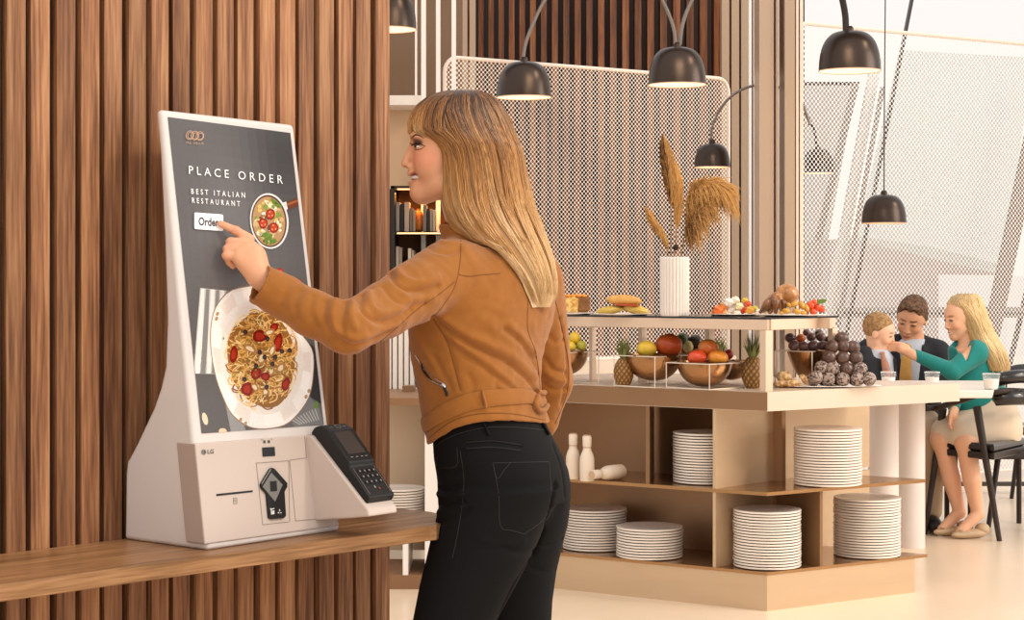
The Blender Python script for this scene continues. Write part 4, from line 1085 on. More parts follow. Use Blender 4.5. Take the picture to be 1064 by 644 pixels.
ibar(.008, .018, 1.56, .018, ZD-.050, ZD-.007, .024); ibar(.018, .03, .118, .50, ZD-.050, ZD-.007, .024)
ibar(.03, .378, 1.56, .378, ZD-.050, ZD-.007, .024)
def post(a, b, w=.028): c = I(a, b); mk('post', box((c[0], c[1], (ZT + ZD - .05)/2), (w, w, ZD - .05 - ZT), rotz(math.radians(33)), .0015), M_frame, std, smooth=False)
post(.022, .022, .036); post(.120, .500); post(.583, .378); post(.91, .378); post(1.16, .378, .022)
# ---- plates, each one a plate
M_plate = mat('plate_porcelain', '#efe4d8', rough=0.25, spec=0.5, coat=0.3)
def plate_obj(R, name='dinner_plate'):
    prof = [(0, 0), (R*.55, 0), (R*.60, .002), (R*.75, .0028), (R*.985, .0032), (R, .0050), (R*.999, .0102), (R*.992, .0112), (R*.96, .0108), (R*.70, .0070), (R*.62, .0045), (0, .0042)]
    return mk(name, lathe(prof, 40, cap0=False, cap1=False), M_plate, loc=(0, 0, 0))
STACKS = [(V3(1.294, 7.889, .470), .139, 20, 'white plate in the tall stack at the right of the middle shelf', 'plates stacked on the middle shelf, right side'),
 (V3(.800, 7.975, .470), .134, 18, 'white plate in the half hidden stack behind the middle shelf divider', 'plates stacked behind the shelf divider'),
 (V3(1.030, 7.772, .154), .137, 20, 'white plate in the stack at the front corner of the bottom shelf', 'plates stacked at the bottom front corner'),
 (V3(1.488, 8.070, .154), .140, 21, 'white plate in the rightmost stack on the bottom shelf', 'plates stacked at the bottom right'),
 (V3(.3556, 8.27, .154), .138, 15, 'white plate in the stack nearest the woman on the bottom shelf', 'plates stacked nearest the woman'),
 (V3(.574, 8.03, .154), .139, 11, 'white plate in the lowest stack on the bottom shelf', 'plates in the lowest stack'),
 (P(413, 531, 8.32), .118, 9, 'white plate in the stack beside the card terminal, in the rear cabinet', 'plates stacked in the rear cabinet')]
for c, R_, n_, lab, grp in STACKS:
    p0 = plate_obj(R_); props(p0, lab, 'plate', grp); p0.location = tuple(c + V3(0, 0, .0003))
    for k in range(1, n_):
        q = p0.copy(); COL.objects.link(q); q.location = tuple(c + V3(rng.normal(0, .0009), rng.normal(0, .0009), .0003 + k * .0116)); q.rotation_euler.z = rng.random() * 6
# ---- mills
M_ceram = mat('cream_ceramic', '#e9d8c4', rough=0.5); M_knob = mat('mill_knob', '#c9a684', rough=0.4)
def mill(loc, lab, scale=1.0, h=.19):
    t = thing('pepper_mill', (0, 0, 0), lab, 'pepper mill', 'cream bottle shaped mills')
    prof = [(0, 0), (.028, 0), (.030, .004), (.031, .05), (.030, .095), (.024, .115), (.0175, .128), (.0165, .140)]
    mk('base', lathe([(r*scale, z*scale) for r, z in prof], 28), M_ceram, t)
    mk('head', lathe([(.0175*scale, .141*scale), (.0185*scale, .150*scale), (.019*scale, .183*scale), (.0165*scale, .188*scale), (0, .189*scale)], 28), M_ceram, t)
    mk('collar', lathe([(.0168*scale, .1385*scale), (.0180*scale, .1395*scale), (.0180*scale, .1425*scale), (.0168*scale, .1435*scale)], 28), M_knob, t)
    mk('cap', lathe([(.0150*scale, .189*scale), (.0150*scale, .1915*scale), (0, .192*scale)], 24), M_knob, t)
    t.location = tuple(loc); return t
c_ = G(595.5, 497.2, .470); mill(c_, 'cream pepper mill standing upright, left of the two on the middle shelf')
c_ = G(610, 499.5, .470); mill(c_, 'cream pepper mill standing upright, right of the two on the middle shelf', 1.0)
t = mill(P(648, 489, 8.02), 'cream pepper mill lying on its side on the middle shelf'); t.location = tuple(P(646, 490, 8.10)*V3(1, 1, 0) + V3(0, 0, .470 + .0315)); t.rotation_euler = (math.radians(90), 0, math.radians(-72))
t.rotation_euler = (0, math.radians(-90), math.radians(46))
# ---- bowls in wire stands
M_bronze = mat('polished_bronze', '#a9805a', rough=0.22, metal=0.95)
M_wire = mat('stand_wire', '#e2d2c0', rough=0.3, metal=0.4)
def bowl(px, rim_y, d, R, hgt, lab, base_r=.03, conical=False):
    c = P(px, rim_y, d); z0 = c[2] - hgt
    t = np.linspace(0, 1, 14)
    if conical: out = [(base_r + (R-base_r)*q**.8, hgt*q) for q in t]
    else: out = [(max(base_r*.0, R*math.sin(q*PI/2)**.9), hgt*(1-math.cos(q*PI/2))) for q in t]
    out = [(0, 0)] + [(max(r, base_r*.5), z) for r, z in out]
    inn = [(max(r-.004, 0), z+.003) for r, z in out[::-1]]
    return mk('fruit_bowl', lathe(out + inn[:-1] + [(0, .004)], 40, cap0=False, cap1=False), M_bronze, loc=(c[0], c[1], z0), label=lab, cat='bowl'), c
def wire_stand(px, d, half, ztop, lab, rot=45):
    c = P(px, 300, d); t = thing('bowl_stand', (c[0], c[1], ZT), lab, 'bowl stand')
    cs = [c[:2] + half*np.array([math.cos(math.radians(rot+90*k)), math.sin(math.radians(rot+90*k))]) for k in range(4)]
    for k in range(4):
        a, b = cs[k], cs[(k+1) % 4]; w = .0028
        mk('upright', tube([V3(*a, ZT), V3(*a, ztop)], w, 4), M_wire, t, smooth=False)
        for z in (ZT + .003, ztop): mk('wire', tube([V3(*a, z), V3(*b, z)], w, 4), M_wire, t, smooth=False)
bowl(583, 364.5, 8.12, .116, .105, 'bronze bowl of yellow fruit half hidden behind the woman\'s sleeve'); wire_stand(583, 8.12, .158, P(0, 365, 8.12)[2], 'wire stand holding the bowl behind the woman\'s sleeve', 0)
bowl(679, 368.5, 7.985, .118, .108, 'bronze bowl with a lemon and a large red mango, left of the orange mango bowl'); wire_stand(677.5, 7.985, .157, P(0, 369, 7.985)[2], 'wire stand under the bowl with the large red mango', 270)
bowl(732, 376, 7.86, .112, .100, 'bronze bowl of three orange mangoes nearest the front of the island'); wire_stand(733, 7.86, .160, P(0, 376.5, 7.86)[2], 'wire stand under the bowl of orange mangoes', 270)
bowl(716, 361.5, 8.30, .085, .085, 'small bronze bowl of avocados at the back, behind the mango bowls')
bowl(760, 375, 8.16, .085, .08, 'small bronze bowl behind the orange mango bowl beside the right pineapple')
bowl(841, 363.5, 8.02, .098, .105, 'tapered bronze bowl heaped with dark figs', .05, True)
wire_stand(834, 8.02, .120, P(0, 364, 8.02)[2], 'wire stand around the fig bowl', 280)
# ---- fruit, each a thing
def fruit(name, px, py, d, r, col, lab, cat, col2=None, grp=None, R=None, noise=.02, rough=.35, stalk=False):
    c = P(px, py, d); r = r if isinstance(r, tuple) else (r, r, r)
    m = mat('peel_%s_%s' % (col[1:], (col2 or '')[1:]), col, rough=rough, col2=col2, var=.3 if col2 else .12, vscale=9 if col2 else 30, coat=.15)
    o = mk(name, ellipsoid((0, 0, 0), r, 24, 14, R, noise), m, loc=tuple(c), label=lab, cat=cat, group=grp)
    if stalk: mk('stalk', tube([c + V3(0, 0, r[2]*.9), c + V3(.003, 0, r[2]*1.15)], .003, 6), mat('stalk_green', '#5b6a2c'), o)
    return o
fruit('lemon', 672, 362.5, 7.95, (.042, .034, .034), '#dfb93c', 'yellow lemon on the left of the bowl beside the red mango', 'lemon', None, rough=.45)
fruit('mango', 695, 358.5, 7.98, (.058, .046, .048), '#b23418', 'large red mango in the left bowl', 'mango', '#d9712c')
fruit('mango', 724.5, 371.5, 7.82, (.040, .034, .031), '#d9522a', 'orange red mango on the left of the front bowl', 'mango', '#c73d1c')
fruit('mango', 746, 371.5, 7.82, (.042, .034, .031), '#e29a34', 'golden orange mango on the right of the front bowl', 'mango', '#e0772a')
fruit('mango', 736.5, 361.5, 7.87, (.044, .036, .036), '#d8642a', 'orange mango on top of the front bowl', 'mango', '#cf8d3a', R=roty(.3))
fruit('tomato', 757, 368, 8.12, .022, '#a82a1a', 'small red tomato in the bowl behind the orange mangoes', 'tomato')
fruit('avocado', 709, 354, 8.24, (.030, .028, .034), '#3d4a24', 'dark green avocado on the left of the back bowl', 'avocado')
fruit('avocado', 722, 355, 8.24, (.034, .028, .030), '#39311f', 'dark avocado on the right of the back bowl', 'avocado')
fruit('lemon', 715, 360, 8.22, (.022, .022, .026), '#cdb777', 'pale yellow fruit between the two avocados', 'fruit')
fruit('lemon', 597, 351, 8.08, (.024, .022, .026), '#d9b62e', 'yellow fruit on top of the bowl behind the sleeve', 'fruit')
fruit('lemon', 592, 360, 8.05, (.026, .022, .022), '#dcbc3a', 'yellow fruit at the rim of the bowl behind the sleeve', 'fruit')
fruit('lime', 604, 359, 8.07, (.022, .022, .022), '#a8a234', 'yellow green lime at the right of the bowl behind the sleeve', 'lime')
fruit('lime', 600, 356, 8.12, (.018, .018, .018), '#3f4a22', 'dark green lime behind the yellow fruit near the sleeve', 'lime')
figs = [(821, 351, .022), (832, 351.5, .020), (843, 350, .020), (853, 350, .021), (825, 359, .024), (835, 360, .023), (845, 359.5, .025), (855, 359, .022), (851, 346, .018), (838, 345.5, .016), (861, 353, .018)]
figlab = ['leftmost', 'cut open red', 'upper middle', 'upper right', 'lower left', 'lower middle', 'lower right of centre', 'lower right', 'topmost', 'small high back', 'far right']
for (x, y, r_), l_ in zip(figs, figlab):
    o = fruit('fig', x, y, 8.0 + (y < 349)*.04 + (.03 if y < 355 else -.03), (r_, r_, r_*.95), ['#4a3234', '#5e4240', '#3c2a30'][int(x) % 3] if l_ != 'cut open red' else '#c2481f', l_ + (' fig in the tapered bowl' if 'fig' not in l_ else ''), 'fig', '#8a6256' if l_ != 'cut open red' else '#e08a4a', 'figs in the tapered bowl')
def pineapple(px, base_y, d, h, lab, zb=ZT):
    c = P(px, base_y, d); c[2] = zb; R_ = h*.195; t = thing('pineapple', c, lab, 'pineapple')
    bh = h*.56; rows, seg = 30, 48
    V_, F_ = [], []
    for i in range(rows + 1):
        u = i / rows
        for j in range(seg):
            a = j/seg*2*PI; q = 1 + .07*abs(math.sin(a*6 + u*14))*abs(math.sin(a*6 - u*14)); rr = R_*q*max(.02, math.sin(PI*(.1 + .82*u)))**.55
            V_.append((rr*math.cos(a), rr*math.sin(a), bh*u))
    for i in range(rows):
        for j in range(seg): F_.append([i*seg+j, i*seg+(j+1) % seg, (i+1)*seg+(j+1) % seg, (i+1)*seg+j])
    F_.append(list(range(seg))[::-1]); F_.append([rows*seg+j for j in range(seg)])
    pb_ = mk('pineapple_body', (np.array(V_) + c, F_), mat('pineapple_skin', '#ffffff', rough=.6, attr='tone', var=.2, vscale=60), t)
    ii = np.repeat(np.arange(rows+1)/rows, seg); jj = np.tile(np.arange(seg)/seg*2*PI, rows+1); w_ = (np.abs(np.sin(jj*6 + ii*14))*np.abs(np.sin(jj*6 - ii*14)))[:, None]
    vcol(pb_, 'tone', np.array(lin('#2c1c10'))*(1-w_) + np.array(lin('#c08a45'))*w_)
    lv = []
    for k in range(34):
        a = k*2.4; lay = k / 34; L = h*.52*(1 - .35*abs(lay-.6)); out = R_*1.25*(1-lay*.75)
        p0 = c + V3(.25*R_*math.cos(a), .25*R_*math.sin(a), bh*.97); p2 = c + V3(out*math.cos(a), out*math.sin(a), bh + L*(.55+.45*lay)); p1 = (p0+p2)/2 + V3(0, 0, L*.10)
        lv.append(tube(spline([p0, p1, p2], 7), [.006, .0075, .007, .0055, .004, .002, .0005], 5, flat=.35))
    mk('crown', join(*lv), mat('pineapple_leaf', '#5c6630', rough=.5, col2='#8b8a4c', var=.3, vscale=30), t)
pineapple(648, 401, 7.98, .205, 'pineapple standing left of the red mango bowl')
pineapple(782, 404, 7.83, .225, 'pineapple standing beside the corner post of the display stand')
pineapple(748, 393, 8.52, .185, 'pineapple at the back, half hidden behind the mango bowl')
# ---- trays and sweets on the worktop
def disc_plate(name, c, R_, lab, cat, m=None, sy=1.0):
    prof = [(0, 0), (R_*.7, 0), (R_, .006), (R_*.99, .008), (R_*.7, .003), (0, .003)]
    v, f = lathe(prof, 48, cap0=False, cap1=False); v = v * V3(1, sy, 1)
    return mk(name, (v, f), m or M_plate, loc=tuple(c), label=lab, cat=cat)
c_ = P(860, 402.5, 7.93); c_[2] = ZT + .0005; disc_plate('serving_tray', c_, .222, 'large flat white tray of cookies and chocolate balls on the island corner', 'tray', None, .50)
M_cook = mat('cookie', '#e8c898', rough=.8, col2='#b98650', var=.4, vscale=75, bump=.6, bscale=150)
for k, (x, y, r_, rr, lab) in enumerate([(815, 392, (.034, .026, .026), .3, 'crumbly cookie at the top left of the tray'), (811, 398.5, (.030, .026, .014), 0, 'crumbly cookie at the left edge of the tray'), (823, 398, (.034, .028, .016), -.1, 'crumbly cookie in the middle of the cookie pile'), (837, 394.5, (.030, .024, .015), .75, 'halved cookie leaning against the chocolate balls'), (830, 400, (.024, .02, .010), .2, 'small cookie at the front of the tray')]):
    mk('cookie', ellipsoid((0, 0, 0), r_, 22, 12, roty(rr), .08), M_cook, loc=tuple(P(x, y, 7.87 + .01*(k % 2) + (.03 if k == 0 else 0))), label=lab, cat='cookie', group='cookies on the tray')
M_choc = mat('cocoa_ball', '#6d4f42', rough=.42, col2='#3b2720', var=.4, vscale=45, coat=.3)
M_choc2 = mat('coconut_ball', '#a8958a', rough=.6, col2='#432c24', var=.5, vscale=95)
rows_ = [([(288, 530), (350, 540), (425, 540), (500, 540), (560, 538)], 7.845, 'bottom', 1), ([(315, 480), (372, 485), (443, 487), (515, 487)], 7.862, 'second', 2), ([(355, 428), (425, 432), (492, 430)], 7.880, 'third', 0), ([(370, 372), (430, 372), (478, 375)], 7.897, 'fourth', 0), ([(420, 330)], 7.915, 'top', 0)]
pos = ['first', 'second', 'third', 'fourth', 'fifth']
ball0 = {}
for lst, d, rn, kind in rows_:
    for k, (x, y) in enumerate(lst):
        c_ = P(790 + x/4.954, 285 + y/4.954, d)
        if rn == 'bottom': c_[2] = max(c_[2], ZT + .006 + .0285)
        lab = ('%s chocolate ball from the left in the %s row of the pyramid' % (pos[k], rn)) if rn != 'top' else 'topmost dark chocolate ball of the pyramid'
        key = kind == 1 or (kind == 2 and k != 2)
        if key not in ball0:
            ball0[key] = mk('chocolate_ball', ellipsoid((0, 0, 0), (.0290,)*3, 26, 16, None, .01), M_choc2 if key else M_choc, loc=tuple(c_)); o = ball0[key]
        else: o = ball0[key].copy(); COL.objects.link(o); o.location = tuple(c_)
        o.rotation_euler = tuple(rng.random(3)*6); props(o, lab, 'chocolate ball', 'chocolate balls piled on the tray')
for k, (x, y, d) in enumerate([(845, 392, 7.87), (856, 391, 7.905), (872, 391, 7.905), (888, 391, 7.91)]):
    o = ball0[True if k == 0 else False].copy(); COL.objects.link(o); c_ = P(x, y, d); c_[2] = ZT + .006+.0285; o.location = tuple(c_); props(o, 'chocolate ball at the hidden back of the pyramid base', 'chocolate ball', 'chocolate balls piled on the tray')
# ---- food on the glass top
def onshelf(px, y, z=ZD): return G(px, y, z)
M_crust = mat('loaf_crust', '#9a6a3c', rough=.7, col2='#6d4526', var=.3, vscale=25)
M_crumb = mat('loaf_crumb', '#e6c67c', rough=.85, col2='#c98f3e', var=.3, vscale=60)
c_ = onshelf(597, 326.6); disc_plate('serving_plate', c_, .085, 'flat plate under the fruit cake at the left end of the stand', 'plate')
t = thing('fruit_cake', c_, 'yellow fruit cake with a brown crust on the left of the display stand', 'cake')
lf = prism([c_ + V3(x, y, .009) for x, y in ((.064, -.03), (.064, .05), (-.055, .05), (-.055, -.03))], (0, 0, .066), .010)
mk('loaf', lf, M_crust, t); mk('cut_slice', prism([c_ + V3(x, -.033, z) for x, z in ((-.06, .010), (.012, .010), (.016, .066), (-.002, .076), (-.06, .070))], V3(0, .010, 0)), M_crumb, t, smooth=False)
mk('topping', join(*[ellipsoid(c_ + V3(-.05 + .022*k, .0, .078), (.016, .03, .009), 12, 8) for k in range(5)]), mat('candied_fruit', '#df9130', rough=.4), t)
c_ = onshelf(647, 327.2); disc_plate('serving_plate', c_, .125, 'flat white plate under the sandwich breads', 'plate')
t = thing('bread_roll', c_, 'pale yellow flat bread lying under the filled sandwich, left of the vase', 'bread')
M_bun = mat('flat_bread', '#d9c06a', rough=.8, col2='#c2a040', var=.25, vscale=30); M_bun2 = mat('seeded_bun', '#dfae63', rough=.7, col2='#c68d45', var=.25, vscale=35)
mk('bread', ellipsoid(c_ + V3(-.052, -.01, .022), (.058, .045, .017), 28, 12, roty(-.12), .05), M_bun, t)
mk('bread_half', ellipsoid(c_ + V3(.052, -.005, .024), (.060, .045, .020), 28, 12, roty(.22), .05), M_bun, t)
t = thing('sandwich', c_ + V3(0, 0, .04), 'golden filled sandwich bun resting on top of the flat bread', 'sandwich')
mk('bun', ellipsoid(c_ + V3(.004, -.02, .062), (.075, .045, .023), 30, 14, roty(.06), .02), M_bun2, t)
mk('filling', ellipsoid(c_ + V3(.012, -.028, .043), (.056, .038, .007), 24, 8, roty(.08), .06), mat('ham_red', '#b5532c', rough=.5), t)
# vase with dried grass
c_ = onshelf(701, 328.2); VR = .0605; VH = .242
vt = thing('flower_vase', c_, 'tall white fluted vase of dried pampas grass on the display stand', 'vase')
nf_ = 26; prof_v = []; segs = nf_*6
ang_ = np.arange(segs)/segs*2*PI; rr_ = VR*(1 - .10*(1-np.abs(np.cos(ang_*nf_/2)))**1.0)
Vv, Fv = [], []
hs_ = [0, .003, .02, VH*.25, VH*.5, VH*.75, VH-.006, VH-.001, VH, VH, VH-.02, .02]; sc_ = [.94, .985, 1, 1, 1, 1, 1, .985, .97, .90, .88, .88]
for h_, s_ in zip(hs_, sc_): Vv.append(np.stack([rr_*s_*np.cos(ang_), rr_*s_*np.sin(ang_), np.full(segs, h_)], 1))
for i in range(len(hs_)-1):
    for j in range(segs): Fv.append([i*segs+j, i*segs+(j+1) % segs, (i+1)*segs+(j+1) % segs, (i+1)*segs+j])
Fv.append(list(range(segs))[::-1])
mk('fluted_body', (np.concatenate(Vv) + c_, Fv), mat('vase_white', '#ded6cf', rough=.45), vt, sharp=50)
M_st2 = mat('dry_stem', '#8d6a3e', rough=.8); M_pl = mat('pampas', '#c9974f', rough=.9, attr='tone'); 
def plume(name, path, rad, n, dark, droop, lab, seed, splay=1.0, L0=.05):
    i0 = dict(a=30, b=24, c=27, d=24, e=16)[name]
    r_ = np.random.default_rng(seed); path = np.array(path); 
    t = thing('pampas_grass', path[0], lab, 'dried grass', 'dried grasses in the fluted vase')
    mk('stem', tube(spline(path, 20), .0022, 6), M_st2, t)
    V_, F_, C_ = [], [], []; o_ = 0
    top_ = spline(path, 60)
    for k in range(n):
        u = r_.random()**.9; p = top_[int(i0 + (59-i0)*u)]; tg = unit(top_[min(59, int(i0+(59-i0)*u)+1)] - top_[max(0, int(i0+(59-i0)*u)-2)])
        a = r_.random()*2*PI; out = V3(math.cos(a), math.sin(a), 0); env = rad*math.sin(PI*min(1, .12+.88*u))**.7
        L = L0*r_.uniform(.6, 1.3); e = p + out*env*r_.uniform(.3, 1)*splay + tg*L + V3(0, 0, -droop*L*r_.uniform(.2, 1.3)); mid = (p+e)/2 + out*env*.35 + tg*L*.2
        q = spline([p, mid, e], 5); w = .0013; s_ = unit(np.cross(e-p, V3(.2, -1, .1)))*w
        V_.append(np.concatenate([q - s_*np.array([.5, 1, 1, .8, .2])[:, None], q + s_*np.array([.5, 1, 1, .8, .2])[:, None]]))
        for i in range(4): F_.append((o_+i, o_+i+1, o_+5+i+1, o_+5+i))
        o_ += 10; dk = dark*(.6+.8*r_.random())*(1-.4*(out[0] > 0)); c1 = np.array(lin('#54331a'))*dk + np.array(lin('#d39f5c'))*(1-dk); C_ += [c1]*10
    o = mk('plume', (np.concatenate(V_), np.array(F_)), M_pl, t, sharp=0); vcol(o, 'tone', np.clip(C_, 0, 1))
def vp(px, py, dd=0.0): return P(px, py, c_[1] + dd)
plume('a', [vp(698, 300), vp(697, 262), vp(697, 215), vp(694.5, 180), vp(691.5, 158)], .030, 2000, .8, -.1, 'tall upright brown pampas plume at the left of the vase', 1, 1.1, .060)
plume('b', [vp(699, 300, .01), vp(701, 262, .01), vp(704, 225, .01), vp(703, 195, .01), vp(700, 178, .01)], .030, 900, .25, .0, 'pale golden plume behind the tall brown one', 2, 1.1, .065)
plume('c', [vp(704, 300), vp(709, 258), vp(717, 215), vp(729, 190), vp(748, 189)], .056, 2600, .38, 1.5, 'wide golden pampas plume drooping to the right', 3, 1.05, .070)
plume('d', [vp(703, 300, -.01), vp(708, 262, -.01), vp(716, 240, -.01), vp(724, 218, -.01), vp(731, 206, -.01)], .050, 1800, .72, 1.4, 'darker plume hanging under the wide golden one', 4, 1.2, .085)
plume('e', [vp(698, 300, -.01), vp(694, 262, -.01), vp(688, 246, -.01), vp(681, 234, -.01), vp(676, 224, -.01)], .026, 420, .45, .1, 'short feathery spray leaning left over the vase rim', 5, 1, .045)
mk('seed_head', ellipsoid((0, 0, 0), (.012, .012, .012), 14, 10, None, .1), mat('seed_dark', '#2b1c15', rough=.9), loc=tuple(vp(702, 257, -.03)), label='small dark round seed head above the vase rim', cat='seed head')
# salad plate
c_ = onshelf(764, 327.6); disc_plate('serving_plate', c_, .108, 'white plate under the mixed salad, right of the vase', 'plate')
sal = [(746, 322, .016, '#e0702c', 'orange carrot chunk'), (752, 318, .013, '#e58f3a', 'orange melon chunk'), (741.5, 325, .010, '#e88f3c', 'small orange chunk'), (757, 314, .015, '#efe6da', 'white cauliflower floret'), (764, 312, .014, '#ecdfcb', 'cream cauliflower floret'), (760, 321, .015, '#f1e8de', 'white mozzarella ball'), (768, 318, .013, '#e6dcae', 'pale yellow lettuce piece'), (771, 322, .013, '#c7311c', 'red cherry tomato'), (777, 316, .012, '#d9583a', 'light red pepper piece'), (779, 322, .014, '#e0a040', 'yellow pepper piece'), (751, 325, .012, '#dfa25a', 'peach slice'), (784, 321, .012, '#b9b34a', 'green yellow pepper piece'), (766, 325.5, .012, '#f0e4d6', 'white cheese cube'), (788, 324, .010, '#efe8e2', 'small white onion'), (774, 312, .010, '#d9b23c', 'small yellow pepper piece')]
for k, (x, y, r_, col, lab) in enumerate(sal): fruit('salad_piece', x, y, c_[1] - .02 + .012*(k % 3), (r_*1.35, r_*1.2, r_*1.15), col, lab + ' on the salad plate', 'salad', None, 'salad pieces on the plate', noise=.16)
c_ = onshelf(822, 328.2); disc_plate('serving_plate', c_, .145, 'large platter under the roast chicken', 'platter', sy=.8)
M_roast = mat('roast_skin', '#9a6236', rough=.36, col2='#452614', var=.5, vscale=38, coat=.4, bump=1.0, bscale=60)
M_gold2 = mat('roast_golden', '#c98d4c', rough=.36, col2='#7c451e', var=.4, vscale=34, coat=.4, bump=.8, bscale=90)
t = thing('roast_chicken', c_, 'whole golden brown roast chicken on the platter at the stand corner', 'roast chicken')
def cp(px, py, dd=0.0): return P(px, py, c_[1] + dd)
v_, f_ = sdf_mesh(smin([(el(cp(818, 306), (.048, .05, .045), roty(.3)), 0), (el(cp(805, 313), (.034, .03, .034), roty(-.4)), .012), (rc(cp(800, 324, -.03), cp(807, 308, -.03), .010, .020), .006), (rc(cp(814, 324, -.045), cp(808, 308, -.03), .010, .018), .006), (rc(cp(793, 322, -.02), cp(800, 316), .012, .018), .008), (rc(cp(826, 316, -.03), cp(820, 306, -.02), .012, .018), .008)]), cp(780, 332, -.11), cp(840, 290, .09), .004)
mk('chicken_body', (relax(v_, f_, 1), f_), M_gold2, t, sharp=0)
mk('drumstick', tube(spline([cp(789, 325, -.04), cp(796, 318, -.045), cp(803, 309, -.04)], 8), [.006, .008, .012, .017, .020, .020, .016, .006], 12), M_roast, t)
mk('drumstick', tube(spline([cp(806, 326, -.06), cp(806, 316, -.06), cp(803, 306, -.045)], 8), [.006, .008, .012, .016, .019, .018, .014, .006], 12), M_roast, t)
mk('wing', tube(spline([cp(813, 324, -.05), cp(815, 316, -.055), cp(812, 311, -.05)], 7), [.004, .008, .012, .013, .012, .009, .004], 10), M_roast, t)
for k, (x, y, rx, rt) in enumerate([(817, 323, .017, .2), (825, 316, .018, -.5), (833, 317, .020, 1.1), (828, 323.5, .018, .1), (820, 317, .014, .7), (838, 320, .017, 1.2), (812, 325, .012, 0), (835, 325, .014, .1)]):
    mk('roast_potato', ellipsoid((0, 0, 0), (rx, rx*.7, rx*.65), 18, 10, roty(rt), .05), mat('potato_gold', '#d9a53c', rough=.35, col2='#a9702a', var=.3, vscale=40, coat=.3), loc=tuple(cp(x, y, -.085 + .012*(k % 3))), label='golden roast potato wedge beside the chicken', cat='potato', group='roast potatoes beside the chicken')
tl = ['big red tomato slice next to the potatoes', 'red tomato at the platter edge', 'orange red tomato low on the platter', 'red tomato at the far right under the leaf', 'upper red tomato touching the leaf', 'small red tomato at the front of the platter']
for k, (x, y, r_) in enumerate([(842, 317, .017), (849, 319, .016), (845, 324, .014), (853.5, 321, .015), (846, 314, .013), (838, 326, .009)]):
    fruit('tomato', x, y, c_[1] - .05 + .015*(k % 2), r_, '#cf3d1c', tl[k], 'tomato', '#e0642a', 'tomatoes around the chicken')
lf_ = [cp(847 + 7*math.cos(a)*1.0 + 5, 313.5 - 2.2*math.sin(a) - 3*math.cos(a)*.4, -.05) for a in np.linspace(0, 2*PI, 13)[:-1]]
mk('basil_leaf', prism(lf_, (0, .003, .002)), mat('leaf_green', '#5f7a2c', rough=.5), label='green leaf standing at the right end of the chicken platter', cat='leaf')

# ================================================================ lamps
M_lamp = mat('lamp_brown', '#40342d', rough=.32, metal=.6); M_arm = mat('lamp_arm', '#857b74', rough=.25, metal=.6); M_armd = mat('lamp_arm_dark', '#2e2723', rough=.3, metal=.5)
M_in = mat('lamp_inside', '#f6e2cc', rough=.6, emit='#ffdcb8', estr=.75)
M_bulb = mat('lamp_bulb', '#fff0dc', emit='#ffe4c4', estr=4)
def lamp(px, rim, topy, halfpx, d, lab, arms, marm=None, arm_r=.0075, cord=False, ex=1.0):
    c = P(px, rim, d); R_ = halfpx*d/F; Hh = (rim-topy)*d/F
    t = thing('arc_lamp' if not cord else 'pendant_lamp', c, lab, 'lamp', None)
    prof = [(R_*.995, 0), (R_*1.0, .010), (R_*.985, Hh*.25), (R_*.93, Hh*.50), (R_*.80, Hh*.75), (R_*.58, Hh*.92), (R_*.33, Hh*.985), (R_*.12, Hh)]
    pp = spline([(a, b, 0) for a, b in prof], 30)[:, :2]
    mk('lamp_shade', lathe(pp, 48, c, cap0=False), M_lamp, t)
    mk('shade_lining', lathe([(R_*.992, .001), (R_*.96, Hh*.3), (R_*.85, Hh*.6), (R_*.5, Hh*.85), (.01, Hh*.9)], 48, c, cap0=False), M_in, t)
    mk('bulb', ellipsoid(c + V3(0, 0, Hh*.30), (R_*.28,)*3, 16, 10), M_bulb, t)
    mk('shade_rim', tube([c + V3(R_*math.cos(a), R_*math.sin(a), .001) for a in np.linspace(0, 2*PI, 49)], .0022, 5), mat('rim_light', '#d8b598', rough=.4), t)
    mk('swivel', lathe([(.016, Hh), (.016, Hh+.012), (.010, Hh+.02)], 16, c), M_lamp, t)
    for ar in arms:
        mk('cord' if cord else 'lamp_arm', tube(spline([P(x, y, d + dd) for x, y, dd in ar], 24), arm_r, 10), marm or M_arm, t)
    return t
lamp(544.5, 101.5, 64, 28.5, 8.0, 'brown dome lamp above the woman\'s head, left of the centre lamp', [[(543.5, 64, 0), (546, 46, 0), (555, 22, 0), (569, -4, 0), (600, -38, 0), (660, -60, 0)]])
lamp(703.5, 88.5, 49, 30, 8.0, 'brown dome lamp on two crossing arms above the vase', [[(702, 49, 0), (700, 30, 0), (692, 8, 0), (676, -20, 0), (640, -60, 0)]])
mk('lamp_arm', tube(spline([P(x, y, 8.03) for x, y in ((706, 47), (709, 26), (717, 4), (733, -22), (770, -60))], 20), .009, 10), M_arm, label='second curved metal rod rising right from the lamp above the vase', cat='lamp arm')
lamp(883, 74, 32, 32, 8.2, 'large brown dome lamp at the upper right against the bright window', [[(879, 32, 0), (878, 14, 0), (873, -10, 0), (860, -60, 0)]], M_armd, .014)
lamp(740, 174, 149, 18.7, 9.3, 'small brown dome lamp beside the screen edge above the dried grass', [[(738.5, 149, 0), (740.5, 130, 0), (752, 108, 0), (769, 94, 0), (790, 88, .0), (812, 92, 0), (832, 106, 0), (842, 130, 0)]], None, .007)
lamp(918.5, 232, 202, 23, 9.5, 'brown pendant lamp hanging low on a thin cord over the family', [[(918.5, 203, 0), (919, 100, 0), (920.5, -60, 0)]], M_armd, .0030, True)
lamp(403, 31, -12, 29.5, 8.1, 'dark dome lamp cut off by the end of the timber wall', [[(403, -12, 0), (404, -40, 0), (415, -80, 0)]], M_armd)
lamp(850, 180, 154, 17, 12.9, 'pale dome lamp seen through the white window mesh', [[(848.5, 154, 0), (846, 136, 0), (838, 120, 0), (825, 108, 0), (805, 98, 0)]], M_armd, .010)
